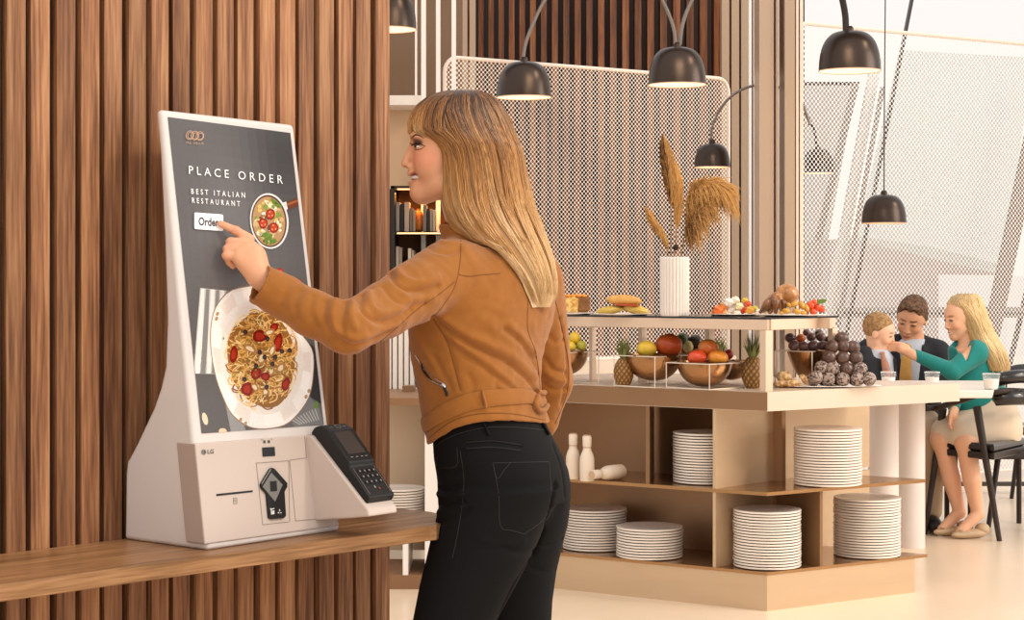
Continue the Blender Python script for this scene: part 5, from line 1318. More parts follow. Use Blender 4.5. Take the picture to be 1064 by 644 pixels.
# ================================================================ perforated screens
def perf_mat(name, col, s, hole, rough=.5):
    m = bpy.data.materials.new(name); m.use_nodes = True; nt = m.node_tree; N = nt.nodes; L = nt.links; b = N['Principled BSDF']
    b.inputs['Base Color'].default_value = (*lin(col), 1); b.inputs['Roughness'].default_value = rough
    tc = N.new('ShaderNodeTexCoord')
    def vm(op, a=None, bb=None):
        n = N.new('ShaderNodeVectorMath'); n.operation = op
        if a is not None: L.new(a, n.inputs[0])
        if bb is not None: n.inputs[1].default_value = bb
        return n
    sc = vm('MULTIPLY', tc.outputs['UV'] if False else tc.outputs['Object'], (1/s, 0, 1/s))
    ds = []
    for of in ((0, 0, 0), (.5, 0, .5)):
        a = vm('ADD', sc.outputs[0], of); f = vm('FRACTION', a.outputs[0]); c = vm('SUBTRACT', f.outputs[0], (.5, 0, .5)); c2 = vm('MULTIPLY', c.outputs[0], (1, 0, 1)); l = vm('LENGTH', c2.outputs[0]); ds.append(l.outputs['Value'])
    mn = N.new('ShaderNodeMath'); mn.operation = 'MINIMUM'; L.new(ds[0], mn.inputs[0]); L.new(ds[1], mn.inputs[1])
    gt = N.new('ShaderNodeMath'); gt.operation = 'GREATER_THAN'; L.new(mn.outputs[0], gt.inputs[0]); gt.inputs[1].default_value = hole
    L.new(gt.outputs[0], b.inputs['Alpha']); return m
M_perf = perf_mat('perforated_cream', '#efe0d2', .0242, .318)
M_perf2 = perf_mat('perforated_white', '#f3ede8', .0330, .315)
def screen(name, TLp, TRp, zb, r, M, Mf, lab, fr=.010, cat='screen'):
    """upright sheet whose local x runs along it; rounded upper corners"""
    L_ = np.linalg.norm((TRp - TLp)[:2]); dr = unit(V3(*(TRp-TLp)[:2], 0)); zt0, zt1 = TLp[2] - zb, TRp[2] - zb
    out = [(0, 0), (L_, 0)]
    for k in range(7): a = k/6*PI/2; out.append((L_ - r + r*math.cos(a), zt1 - r + r*math.sin(a)))
    for k in range(7): a = PI/2 + k/6*PI/2; out.append((r + r*math.cos(a), zt0 - r + r*math.sin(a)))
    v = [(x, 0, z) for x, z in out]
    t = thing(name, (TLp[0], TLp[1], zb), lab, cat); t.rotation_euler.z = math.atan2(dr[1], dr[0])
    o = mk('perforated_sheet', (np.array(v), [list(range(len(v)))]), M, smooth=False, loc=(0, 0, 0)); o.parent = t
    f = mk('frame', tube(np.array(v + v[:1]), fr, 8), Mf, loc=(0, 0, 0)); f.parent = t
    return t
M_fr = mat('screen_frame', '#f0dfd0', rough=.35)
zb = .885
scr1 = screen('perforated_screen', P(462, 59, 9.5), P(757, 82, 10.55), zb, .075, M_perf, M_fr, 'cream perforated metal screen with rounded corners standing behind the buffet island')
screen('window_screen', P(833, 24, 11.5), P(1110, 50, 12.8), .05, .03, M_perf2, M_fr, 'large white perforated mesh screen in front of the bright windows', .012)
# ================================================================ panels, fins and walls behind
M_bwall = mat('brown_panel', '#7c6048', rough=.22, spec=.6, var=.06, vscale=1.2)
M_dark = mat('dark_brown', '#2a1a12', rough=.7)
M_fin = wood_mat('fin_wood', '#5a3218', '#80492a', '#a0663a', 'z', .35)
M_beigef = mat('beige_fin', '#b59c84', rough=.3, spec=.5); M_tan = mat('tan_panel', '#c5ab93', rough=.35); M_wht = mat('white_post', '#f3ece6', rough=.35)
def vbox(px0, px1, d, dep, y0, y1, z0=None):
    a = P(px0, y0, d); b = P(px1, y1, d); z1 = a[2]; z0_ = b[2] if z0 is None else z0
    return boxab((a[0], d, z0_), (b[0], d + dep, z1))
mk('wall_back', boxab((-2.6, 12.6, 0), (P(836, 0, 12.6)[0], 12.75, 3.6)), M_dark, smooth=False, kind='structure')
gs, pc = [], []; x = 487.0; k = 0
while x < 752:
    per = 10.2 + (x-487)/265*4.5; g = vbox(x, x + per*.52, 11.9 + (k % 2)*.04, .16, -60, 0, 0.0); gs.append(g); pc += [rng.random(3)]*len(g[0]); x += per; k += 1
o = mk('wall_fins', join(*gs), M_fin, smooth=False, kind='structure'); vcol(o, 'piece', np.array(pc)); o.name = 'trim_1'
gs = [vbox(a, b, 11.6, .10, -60, 0, 0.0) for a, b in ((479.5, 485.6), (488, 494), (750, 757.8), (760.2, 768), (770.2, 777.5))]
mk('trim_2', join(*gs), M_beigef, smooth=False, kind='structure')
gs = [vbox(a, b, 9.05, .2, -60, 0, 0.0) for a, b in ((789, 800.5), (815.5, 826))]; mk('trim_3', join(*gs), M_beigef, smooth=False, kind='structure')
gs = [vbox(a, b, 9.08, .14, -60, 0, 0.0) for a, b in ((800.5, 804), (806.2, 808.8))]; mk('trim_4', join(*gs), M_tan, smooth=False, kind='structure')
mk('trim_5', join(*[vbox(a, b, 9.06, .16, -60, 0, 0.0) for a, b in ((827.2, 829.8), (831.2, 834.6))]), mat('cream_post', '#ecd9c8', rough=.4), smooth=False, kind='structure')
mk('trim_6', join(*[vbox(a, b, 10.9, .05, -60, 0, 0.0) for a, b in ((778.2, 781), (783, 815))]), M_wht, smooth=False, kind='structure')
mk('trim_7', vbox(829.8, 831.2, 9.10, .1, -60, 0, 0.0), M_dark, smooth=False, kind='structure')
# glossy brown panel with white posts, upper left
mk('wall_left_panel', vbox(380, 480, 10.4, .12, -60, 0, 1.9), M_bwall, smooth=False, kind='structure').name = 'wall_rear'
for k, (a, b, y1) in enumerate(((431.2, 433.2, 102), (437.6, 442.4, 0), (453, 457.4, 0), (469.2, 473.6, 0))):
    mk('trim_%d' % (8+k), vbox(a, b, 9.3, .05, -60, y1 if y1 else 0, None if y1 else 0.0), M_wht, smooth=False, kind='structure')
mk('trim_12', boxab(P(395, 109, 9.2), P(437.5, 99, 9.2) + V3(0, .6, 0)), mat('marble_ledge', '#e5dcd2', rough=.3, var=.08, vscale=12), smooth=False, kind='structure')
mk('wall_niche', boxab(P(395, 196, 9.5), P(470, 108, 9.5) + V3(0, .05, 0)), mat('warm_plaster', '#c5a585', rough=.8), smooth=False, kind='structure').name = 'wall_front_niche'
# bookcase
M_case = mat('dark_case', '#241811', rough=.5); M_lit = mat('case_back', '#7d4a22', rough=.6)
bc0 = P(406, 345, 9.1); bc1 = P(480, 193, 9.1)
bk_ = thing('bookcase', (bc0[0], bc0[1], bc0[2]), 'dark wooden bookcase with warm lit shelves behind the woman\'s face', 'bookcase')
mk('case_back', boxab((bc0[0], 9.42, bc0[2]), (bc1[0], 9.44, bc1[2])), M_lit, bk_, smooth=False)
mk('case_side', boxab((bc0[0], 9.1, bc0[2]), (bc0[0] + .018, 9.42, bc1[2])), M_case, bk_, smooth=False)
mk('case_side', boxab((bc1[0] - .018, 9.1, bc0[2]), (bc1[0], 9.42, bc1[2])), M_case, bk_, smooth=False)
mk('case_top', boxab((bc0[0], 9.1, bc1[2] - .012), (bc1[0], 9.42, bc1[2])), M_case, bk_, smooth=False)
M_led = mat('shelf_led', '#ffd9a0', emit='#ffbf7a', estr=2.2)
for y in (241, 286, 330):
    z = P(0, y, 9.1)[2]; s_ = mk('case_shelf', boxab((bc0[0] + .018, 9.1, z - .012), (bc1[0] - .018, 9.42, z)), M_case, bk_, smooth=False)
    mk('light_strip', boxab((bc0[0] + .03, 9.098, z - .009), (bc1[0] - .03, 9.1, z - .003)), M_led, s_, smooth=False)
mk('light_strip', boxab((bc0[0] + .03, 9.11, bc1[2] - .018), (bc1[0] - .03, 9.14, bc1[2] - .0125)), M_led, bk_, smooth=False)
lt = bpy.data.lights.new('bookcase_led', 'AREA'); lt.energy = 2.2; lt.color = lin('#ffb060'); lt.shape = 'RECTANGLE'; lt.size = .3; lt.size_y = .03
lo_ = bpy.data.objects.new('bookcase_led', lt); COL.objects.link(lo_); lo_.location = ((bc0[0]+bc1[0])/2, 9.2, bc1[2]-.03)
bks = [(411.5, 415, 210, '#8a8078', 'grey'), (416, 419.5, 212, '#17120f', 'black'), (420.3, 425, 210, '#a08c78', 'light brown'), (425.8, 428.6, 216, '#6d5646', 'brown'), (429.3, 431.5, 218, '#8c7a6a', 'taupe'), (439.5, 443, 213, '#6f6056', 'dark taupe'), (443.8, 446, 217, '#1d1613', 'slim black'), (446.8, 449, 217, '#8d7b6b', 'beige'), (449.6, 452, 218, '#a39384', 'pale')]
for a, b, y0, col, nm in bks:
    p = boxab(P(a, 240.6, 9.14), P(b, y0, 9.14) + V3(0, .16, 0), .001); o = mk('book', p, mat('book_' + col[1:], col, rough=.6), smooth=False, label='%s book on the upper shelf of the lit bookcase' % nm, cat='book', group='books on the upper shelf')
bks = [(411.5, 414.5, 256, '#b3a493', 'cream'), (415, 417.6, 257, '#8f8172', 'grey brown'), (424, 427, 258, '#c2b2a0', 'pale cream'), (427.6, 430, 260, '#9a8a7a', 'taupe')]
for a, b, y0, col, nm in bks:
    mk('book', boxab(P(a, 285.6, 9.14), P(b, y0, 9.14) + V3(0, .16, 0), .001), mat('book_' + col[1:], col, rough=.6), smooth=False, label='%s book on the lower shelf of the lit bookcase' % nm, cat='book', group='books on the lower shelf')
mk('ornament', lathe([(.012, 0), (.022, .01), (.026, .05), (.016, .09), (.008, .10), (.010, .11)], 20), mat('amber', '#c8742a', rough=.3), loc=tuple(P(435.5, 240.6, 9.2)), label='amber ornament between the books on the upper shelf', cat='ornament')
# white fluted panel and rear cabinet, lower left
fl0 = [vbox(396 + 6*k, 400.5 + 6*k, 8.75, .05, 338, 413) for k in range(9)] + [vbox(390, 452, 8.79, .04, 336, 413)]
mk('fluted_panel', join(*fl0), mat('fluted_white', '#f0e6dc', rough=.5), smooth=False, label='white fluted panel above the rear cabinet, between wall and jacket', cat='panel')
mk('ledge_box', boxab(P(418, 411.5, 8.55), P(431, 401, 8.55) + V3(0, .08, 0)), mat('box_brown', '#8d6848', rough=.5), smooth=False, label='small brown wooden box on the rear cabinet top', cat='box')
cab = thing('rear_cabinet', G(430, 612, 0.0), 'beige rear cabinet with a brown top and an open plate niche behind the woman', 'cabinet')
dC = 8.13
mk('cabinet_top', boxab(P(380, 421, dC), P(470, 413.5, dC) + V3(0, .75, 0)), mat('cabinet_brown', '#8a6547', rough=.45), cab, smooth=False)
mk('cabinet_back', boxab(V3(P(380, 0, dC)[0], dC + .45, .10), P(470, 421, dC) + V3(0, .47, 0)), mat('cabinet_beige', '#cdb496', rough=.6), cab, smooth=False)
mk('cabinet_side', boxab(V3(P(418.5, 0, dC)[0], dC, .06), V3(P(424, 0, dC)[0], dC + .40, P(0, 540, dC)[2])), M_wht, cab, smooth=False)
mk('cabinet_side', boxab(V3(P(441.5, 0, dC)[0], dC, .06), V3(P(456, 0, dC)[0], dC + .40, P(0, 421, dC)[2])), M_wht, cab, smooth=False)
zz = P(413, 531, 8.32)[2]
mk('cabinet_shelf', boxab(V3(P(380, 0, dC)[0], dC, zz - .02), V3(P(470, 0, dC)[0], dC + .45, zz)), mat('cabinet_beige', '#cdb496'), cab, smooth=False)
mk('cabinet_base', boxab(V3(P(380, 0, dC)[0], dC, 0), V3(P(470, 0, dC)[0], dC + .45, .06)), mat('cabinet_brown', '#8a6547'), cab, smooth=False)
# counter behind the island under the screen
x0, x1 = P(560, 0, 9.3)[0], P(800, 0, 10.2)[0]
mk('rear_counter', prism([V3(P(450, 0, 9.28)[0], 9.28, 0), V3(P(765, 0, 10.4)[0], 10.4, 0), V3(P(765, 0, 10.4)[0], 10.9, 0), V3(P(450, 0, 9.28)[0], 9.8, 0)], (0, 0, .883)), mat('rear_cream', '#eddcc8', rough=.4), smooth=False, label='long cream counter under the perforated screen behind the island', cat='counter')
# ================================================================ windows and outdoors
M_mul = mat('window_grey', '#9c938d', rough=.4, metal=.2); M_mulw = mat('window_white', '#f4f0ec', rough=.4); M_muld = mat('window_dark', '#4a423e', rough=.5)
def slab(p, q, w, dep, m, n):
    return mk('window_%d' % n, prism([p + V3(-w/2, 0, 0), p + V3(w/2, 0, 0), q + V3(w/2, 0, 0), q + V3(-w/2, 0, 0)], (0, dep, 0)), m, smooth=False, kind='structure')
def PW(px, py, d=14.0): return P(px, py, d)
slab(PW(950, -10), PW(868, 410), .020, .06, M_muld, 1)
slab(PW(912, 60), PW(846, 420), .075, .08, M_mulw, 2)
slab(PW(918, 90, 13.9), PW(856, 420, 13.9), .03, .05, M_mul, 3)
slab(PW(1085, 90), PW(1006, 470), .11, .08, mat('window_brown', '#86766c', rough=.5), 4)
slab(PW(1085, 230, 14.3), PW(1040, 420, 14.3), .03, .05, M_muld, 5)
slab(PW(890, 86), PW(850, 250), .05, .05, M_mul, 12)
mk('window_6', boxab(PW(826, 330, 14.2), PW(1110, 319, 14.2) + V3(0, .08, 0)), M_mul, smooth=False, kind='structure')
mk('window_7', boxab(PW(826, 326.5, 14.1), PW(1110, 324.5, 14.1) + V3(0, .04, 0)), M_muld, smooth=False, kind='structure')
mk('window_8', boxab(PW(826, 88, 14.1), PW(893, 85, 14.1) + V3(0, .05, 0)), M_muld, smooth=False, kind='structure')
M_glass = mat('window_glass', '#dde3e3', rough=.6, spec=0, alpha=.5)
mk('window_10', prism([PW(935, 52, 14.6), PW(1074, 60, 14.6), PW(1040, 285, 14.6), PW(889, 250, 14.6)], (0, .02, 0)), M_glass, smooth=False, kind='structure')
mk('window_11', prism([PW(835, 88, 14.5), PW(890, 88, 14.5), PW(846, 330, 14.5), PW(835, 330, 14.5)], (0, .02, 0)), mat('window_glass_dim', '#cfc6c0', rough=.6, spec=0, alpha=.55), smooth=False, kind='structure')
M_far = mat('far_facade', '#b3a29c', rough=.8, var=.08, vscale=.6)
mk('distant_building', prism([P(895, 400, 60), P(895, 246, 60), P(965, 256, 60), P(1045, 276, 60), P(1045, 400, 60)], (0, 12, 0)), M_far, smooth=False, label='pale pinkish building with a sloping roof far outside the windows', cat='building')
mk('distant_building', prism([P(1046, 400, 50), P(1046, 286, 50), P(1200, 296, 50), P(1200, 400, 50)], (0, 8, 0)), mat('far_facade2', '#e8dfdb', rough=.8), smooth=False, label='paler low building at the far right outside the windows', cat='building')
mk('ceiling_track', boxab((-1.2, 9.4, 2.955), (4.2, 9.55, 2.99)), M_lamp, smooth=False, label='dark track carrying the pendant lamp near the windows', cat='track')
mk('ceiling_track', boxab((-1.2, 7.95, 2.70), (3.2, 8.25, 2.74)), M_lamp, smooth=False, label='dark track carrying the dome lamps above the buffet', cat='track')
# ================================================================ table and chairs
M_tab = mat('table_cream', '#eadfd4', rough=.35)
tb_ = thing('dining_table', V3(2.25, 9.4, 0), 'cream dining table joining the island, with two round column legs', 'table')
ZTB = .800
mk('table_top', prism([V3(*P(905, 0, 8.75)[:2], ZTB-.035), V3(*P(1031, 0, 8.75)[:2], ZTB-.035), V3(*P(1034, 0, 9.55)[:2], ZTB-.035), V3(*P(890, 0, 9.55)[:2], ZTB-.035)], (0, 0, .035), .004), M_tab, tb_, smooth=False)
for px, r_ in ((918, .072), (947, .066)):
    c_ = P(px, 0, 9.38 if px > 930 else 9.2); mk('column_leg', lathe([(r_*1.02, 0), (r_, .02), (r_, ZTB - .035)], 40, (c_[0], c_[1], 0)), mat('column_grey', '#ddd3cc', rough=.4), tb_)
M_gl = mat('drink_glass', '#ffffff', rough=.02, trans=.9, alpha=.6, ior=1.1); M_milk = mat('milk', '#f3e9dd', rough=.4)
for px, lab, py in ((923, 'glass of milk in front of the boy', 402.5), (968.5, 'glass of milk in front of the man', 402.5), (1030, 'glass of milk in front of the woman in green, at the table end', 404.5)):
    c_ = G(px, py, ZTB); t = thing('milk_glass', c_, lab, 'glass', 'milk glasses on the table')
    R_ = .036 if px < 1000 else .040
    mk('glass', lathe([(R_*.74, 0), (R_*.78, .004), (R_, .072), (R_*.97, .072), (R_*.74, .005), (0, .005)], 32, c_), M_gl, t)
    mk('milk', lathe([(R_*.72, .006), (R_*.88, .047), (0, .047)], 28, c_), M_milk, t)
    pts_ = [c_ + V3(R_*1.0*math.cos(a), R_*math.sin(a), .072) for a in np.linspace(0, 2*PI, 33)]
    mk('glass_rim', tube(pts_, .0011, 5), mat('glass_edge', '#eeeeee', rough=.1), t)
# armchair on the right
M_cw = mat('chair_wood', '#33271f', rough=.35, col2='#241a14', var=.2, vscale=8); M_cl = mat('chair_leather', '#211b19', rough=.25, coat=.3)
def PD(px, py, d): return P(px, py, d)
ch = thing('armchair', V3(*P(1010, 0, 9.0)[:2], 0), 'dark wooden armchair with a black leather seat in front of the family table', 'armchair')
def leg(p, q, r0, r1): mk('leg', tube([p, (p+q)/2, q], [r0, (r0+r1)/2, r1], 10), M_cw, ch)
gz = lambda px, py: G(px, py, 0.0)
A1 = gz(961, 555); d1 = A1[1]
leg(A1, P(980, 424, d1 + .02), .013, .020)
A2 = gz(1040, 560); A2 = P(1038, 562, A2[1]*1.0) * 1.0; A2 = gz(1038.5, 562); leg(A2, P(1015, 422, A2[1] + .02), .013, .021)
A3 = gz(1027, 548); leg(A3, P(1044, 424, A3[1] + .1), .013, .018)
A4 = gz(966, 520); 
# seat
dS = (d1 + A2[1]) / 2
seat_c = [P(975, 462, d1 - .0), P(1033, 463, A2[1] - .02), P(1066, 462, A2[1] + .38), P(1000, 461, d1 + .42)]
sz = .44
sp_ = [V3(q[0], q[1], sz) for q in seat_c]
mk('seat', prism(sp_, (0, 0, .042), .012), M_cl, ch)
mk('seat_frame', prism([q - V3(0, 0, .035) for q in sp_], (0, 0, .034), .004), M_cw, ch, smooth=False)
# arm rail sweeping round to the backrest
zr = P(0, 420, d1)[2]
rail = [P(962, 424, d1 - .06), P(975, 423, d1 - .03), P(998, 416, 9.55), P(1020, 409, 9.45), P(1045, 406, 9.45), P(1075, 408, 9.65), P(1092, 414, 9.95)]
mk('arm_rail', tube(spline(rail, 30), .021, 12, flat=.75), M_cw, ch)
bkp = [P(1034, 396, 9.52), P(1048, 392, 9.50), P(1066, 391, 9.54), P(1084, 394, 9.70)]
mk('backrest', join(tube(spline(bkp, 14), [.010] + [.034]*12 + [.010], 14, flat=1.0)), M_cl, ch)
bkp = [P(1031, 414, 9.50), P(1048, 413, 9.47), P(1066, 413, 9.52), P(1084, 416, 9.70)]
mk('backrest_pad', tube(spline(bkp, 14), [.010] + [.038]*12 + [.010], 14, flat=1.0), M_cl, ch)
# chair behind at the right
c2 = thing('armchair', V3(*P(1058, 0, 10.9)[:2], 0), 'second dark chair cut off by the right edge, behind the armchair', 'armchair')
for a, b in (((1051, 518), (1061, 440)), ((1072, 520), (1074, 430))):
    q = gz(*a); mk('leg', tube([q, P(b[0], b[1], q[1])], [.012, .017], 10), M_cw, c2)
mk('backrest', tube(spline([P(1044, 388, 11.0), P(1062, 384, 11.0), P(1082, 386, 11.0)], 10), .034, 10), M_cl, c2)
mk('seat', boxab(P(1050, 452, 11.1), P(1090, 444, 11.1) + V3(0, .4, 0), .01), M_cl, c2)
mk('low_rail', boxab(P(972, 505, 11.6), P(1090, 501, 11.6) + V3(0, .05, 0)), M_muld, smooth=False, label='low dark rail under the windows behind the table', cat='rail')
# ================================================================ the family at the table
def head_parts(c, R, s, ear=True, nose=1.0):
    """R: columns = forward, left, up; s = scale (1 = adult)"""
    h = lambda x, y, z: c + R @ (np.array([x, y, z]) * s)
    e = lambda x, y, z, a, b, q, k: (el(h(x, y, z), np.array([a, b, q]) * s, R), k)
    L = [e(-.008, 0, .020, .092, .074, .086, 0), e(.020, 0, .005, .066, .063, .070, .02), e(.040, 0, -.045, .050, .052, .062, .02),
         (rc(h(.068, 0, -.095), h(.020, .040, -.060), .021*s, .022*s), .015*s), (rc(h(.068, 0, -.095), h(.020, -.040, -.060), .021*s, .022*s), .015*s),
         e(.102, .031, -.002, .016, .017, .009, -.010), e(.102, -.031, -.002, .016, .017, .009, -.010), e(.060, .036, -.036, .024, .022, .022, .015), e(.060, -.036, -.036, .024, .022, .022, .015),
         (rc(h(.086, 0, .004), h(.103*1, 0, -.038), .0085*s*nose, .0105*s*nose), .006*s), e(.092, .011, -.043, .010, .008, .0065, .004), e(.092, -.011, -.043, .010, .008, .0065, .004),
         e(.076, .031, -.003, .0125, .0135, .0095, .002), e(.076, -.031, -.003, .0125, .0135, .0095, .002),
         e(.086, 0, -.066, .012, .022, .006, .004), e(.084, 0, -.078, .011, .019, .006, .004)]
    if ear: L += [e(-.004, .072, -.012, .017, .008, .028, .004), e(-.004, -.072, -.012, .017, .008, .028, .004)]
    return [(f, k*1.0) for f, k in L], h
def face_tone(v, c, R, s, skin, lips, brow, eye=True, smile=False):
    q = ((v - c) @ R) / s; t = np.tile(np.array(lin(skin)), (len(v), 1))
    def tn(p, r, col, k):
        nonlocal t
        w = (np.clip(1.3 - np.linalg.norm((q - p) / np.array(r), axis=1), 0, .4) * 2.5 * k)[:, None]; t = t*(1-w) + np.array(lin(col))*w
    tn((.09, 0, -.072), (.02, .026, .0075), lips, .85)
    if smile: tn((.088, 0, -.0715), (.02, .020, .0038), '#f4ede6', .95)
    for s_ in (-1, 1):
        tn((.060, s_*.040, -.034), (.03, .024, .022), '#d98a68', .35)
        tn((.088, s_*.030, .018), (.022, .020, .0048), brow, .9); tn((.088, s_*.031, -.003), (.018, .0145, .0045), '#3b2820', .9); tn((.10, s_*.008, -.049), (.01, .005, .004), '#8a4a38', .8)
    return t
def orient(fwd, roll=0.0):
    f = unit(fwd); l = unit(np.cross((0, 0, 1), f)); u = np.cross(f, l)
    l2 = l*math.cos(roll) + u*math.sin(roll); u2 = np.cross(f, l2); return np.array([f, l2, u2]).T
def smesh(name, items, lo, hi, h, m, parent, rl=1):
    v, f = sdf_mesh(smin(items) if isinstance(items, list) else items, lo, hi, h, margin=.015); v = relax(v, f, rl, .4)
    return mk(name, (v, f), m, parent, sharp=0), v, f
def tapered_hand(w, e, s=1.0, spread=V3(0, 0, 1), curl=V3(0, -1, 0)):
    """palm and five fingers from wrist w towards e"""
    d = unit(e - w); sp = unit(spread - d*(spread @ d)); L = .085*s; k = w + d*L
    it = [(rc(w, w + d*L*.45, .024*s, .026*s), 0), (el(w + d*L*.62, (.030*s,)*3), .01)]
    for i in range(4):
        b = k + sp*(.021 - .014*i)*s; m_ = b + d*.030*s*(1 - .1*abs(i-1)) + curl*.012*s; t_ = m_ + d*.014*s + curl*.026*s
        it.append((smin([(rc(w + d*L*.5 + sp*(.012-.008*i)*s, b, .011*s, .010*s), 0), (rc(b, m_, .0098*s, .0088*s), .002), (rc(m_, t_, .0088*s, .0072*s), .002)]), .003))
    b = w + d*L*.35 + sp*.026*s; m_ = b + d*.034*s + sp*.012*s + curl*.01*s
    it.append((smin([(rc(w + d*L*.15, b, .014*s, .013*s), 0), (rc(b, m_, .012*s, .010*s), .003), (rc(m_, m_ + d*.026*s + curl*.008*s, .010*s, .008*s), .002)]), .005))
    return smin(it)
def cut(f, g): return lambda p: np.maximum(f(p), -g(p))
def both(f, g): return lambda p: np.maximum(f(p), g(p))
M_suit = mat('dark_suit', '#23252b', rough=.85, var=.1, vscale=60); M_shirt = mat('pale_shirt', '#b9c0cc', rough=.8); M_tieg = mat('gold_tie', '#cf9c4e', rough=.5, var=.2, vscale=25)
M_teal = mat('teal_knit', '#17807a', rough=.85, var=.08, vscale=80, sheen=.2); M_skirt = mat('cream_skirt', '#d9c6ae', rough=.85); M_trs = mat('khaki_trousers', '#b79e80', rough=.85)
# ---------------- man
DM = 10.35; mc = P(947.5, 329.5, DM); mR = orient((-.42, -.80, -.42), -.20); ms = 1.02
man = thing('person', P(945, 545, DM)*V3(1, 1, 0), 'man in a dark suit and gold tie, sitting behind the small boy', 'person')
hp, hm = head_parts(mc, mR, ms, True, 1.1)
def PM(x, y, dd=0.0): return P(x, y, DM + dd)
nb = PM(950, 352, .03)
sk = hp + [(rc(hm(-.012, 0, -.06), nb + V3(0, .0, -.03), .056, .060), .02), (loft([(PM(0, 366)[2], PM(944, 0)[0], DM+.03, .17, .09, 0), (PM(0, 400)[2], PM(944, 0)[0], DM+.03, .16, .10, 0), (.62, PM(944, 0)[0], DM+.03, .15, .11, 0), (.50, PM(944, 0)[0], DM, .17, .14, 0)]), .05),
      (rc(PM(903, 366), PM(893, 398), .05, .04), .03), (rc(PM(976, 368), PM(982, 402), .05, .04), .03), (rc(PM(893, 398), PM(912, 412, -.2), .038, .028), .01), (rc(PM(982, 402), PM(962, 414, -.22), .038, .028), .01)]
sk += [(tapered_hand(PM(912, 412, -.2), PM(930, 413, -.3), .95), .01), (tapered_hand(PM(962, 414, -.22), PM(945, 414, -.32), .95), .01)]
sk += [(rc(PM(930, 440), PM(925, 452, -.42), .085, .06), .03), (rc(PM(958, 440), PM(965, 450, -.42), .085, .06), .03), (rc(PM(925, 452, -.42), PM(924, 540, -.40), .055, .035), .02), (rc(PM(965, 450, -.42), PM(967, 540, -.40), .055, .035), .02)]
o, v, f = smesh('body', sk, PM(870, 560, -.62), PM(1000, 295, .25), .0052, M_skin, man)
vcol(o, 'tone', face_tone(v, mc, mR, ms, '#d9a380', '#b06a56', '#5a3f2e'))
hair_f = both(smin([(el(hm(-.014, 0, .030), np.array([.096, .078, .0885])*ms, mR), 0), (el(hm(.045, 0, .082), np.array([.046, .055, .020])*ms, mR), .02), (el(hm(-.010, .072, .012), np.array([.022, .010, .042])*ms, mR), .008), (el(hm(-.010, -.072, .012), np.array([.022, .010, .042])*ms, mR), .008), (el(hm(-.055, 0, -.02), np.array([.045, .062, .055])*ms, mR), .02)]), lambda p: -(((p - mc) @ mR) @ V3(-.80, 0, .60)/ms + .014 + .005*np.sin(p[:, 0]*140)))
M_mh = mat('brown_hair', '#755439', rough=.8, col2='#3d2b1e', var=.3, vscale=60, bump=.6, bscale=220)
smesh('hair', [(hair_f, 0)], mc - .15, mc + .15, .0042, M_mh, man)
tors = [(loft([(PM(0, 358)[2], PM(945, 0)[0], DM+.03, .130, .085, 0), (PM(0, 364)[2], PM(944, 0)[0], DM+.03, .195, .105, 0), (PM(0, 400)[2], PM(943, 0)[0], DM+.02, .20, .125, 0), (.62, PM(943, 0)[0], DM+.02, .18, .13, 0), (.50, PM(943, 0)[0], DM, .19, .15, 0)]), 0),
        (rc(PM(903, 366), PM(892, 398), .066, .054), .03), (rc(PM(974, 367), PM(981, 402), .070, .056), .03), (rc(PM(892, 398), PM(910, 412, -.18), .052, .040), .015), (rc(PM(981, 402), PM(964, 414, -.20), .052, .040), .015), (rc(PM(935, 356, .05), PM(903, 364), .05, .06), .03), (rc(PM(956, 356, .05), PM(974, 366), .05, .06), .03)]
vx = PM(943.5, 0)[0]; zt, zb2 = PM(0, 350)[2], PM(0, 412)[2]
vee = lambda p: np.maximum(np.abs(p[:, 0] - vx + (p[:, 2]-zb2)*-.00) - (.018 + .055*np.clip((p[:, 2]-zb2)/(zt-zb2), 0, 1.2)), p[:, 1] - (DM - .02))
smesh('suit_jacket', cut(smin(tors), vee), PM(862, 470, -.35), PM(1005, 335, .25), .006, M_suit, man)
sh_ = [(loft([(PM(0, 352)[2], nb[0]-.01, DM+.03, .068, .066, 0), (PM(0, 360)[2], vx, DM+.02, .095, .085, 0), (PM(0, 372)[2], vx, DM+.02, .10, .108, 0), (PM(0, 412)[2], vx, DM+.01, .10, .122, 0), (.62, vx, DM+.01, .09, .12, 0)]), 0)]
smesh('shirt', sh_, PM(915, 440, -.2), PM(975, 345, .2), .006, M_shirt, man)
mk('tie', tube(np.array([PM(944, 358, -.085), PM(942.5, 363, -.105), PM(941.5, 372, -.118), PM(941, 390, -.13), PM(941.5, 412, -.135)]), [.020, .016, .026, .033, .036], 12, flat=.35, up=(0, 1, 0)), M_tieg, man)
smesh('trousers', [(rc(PM(930, 440), PM(925, 452, -.42), .10, .075), 0), (rc(PM(958, 440), PM(966, 450, -.42), .10, .078), .03), (rc(PM(925, 452, -.42), PM(924, 530, -.40), .072, .055), .02), (rc(PM(966, 450, -.42), PM(968, 530, -.40), .074, .055), .02)], PM(895, 560, -.55), PM(995, 415, .18), .009, M_trs, man)
for x in (924, 968): mk('shoe', ellipsoid(V3(PM(x, 0, -.45)[0], DM-.46, .045), (.045, .12, .045), 20, 12), M_shoe, man)
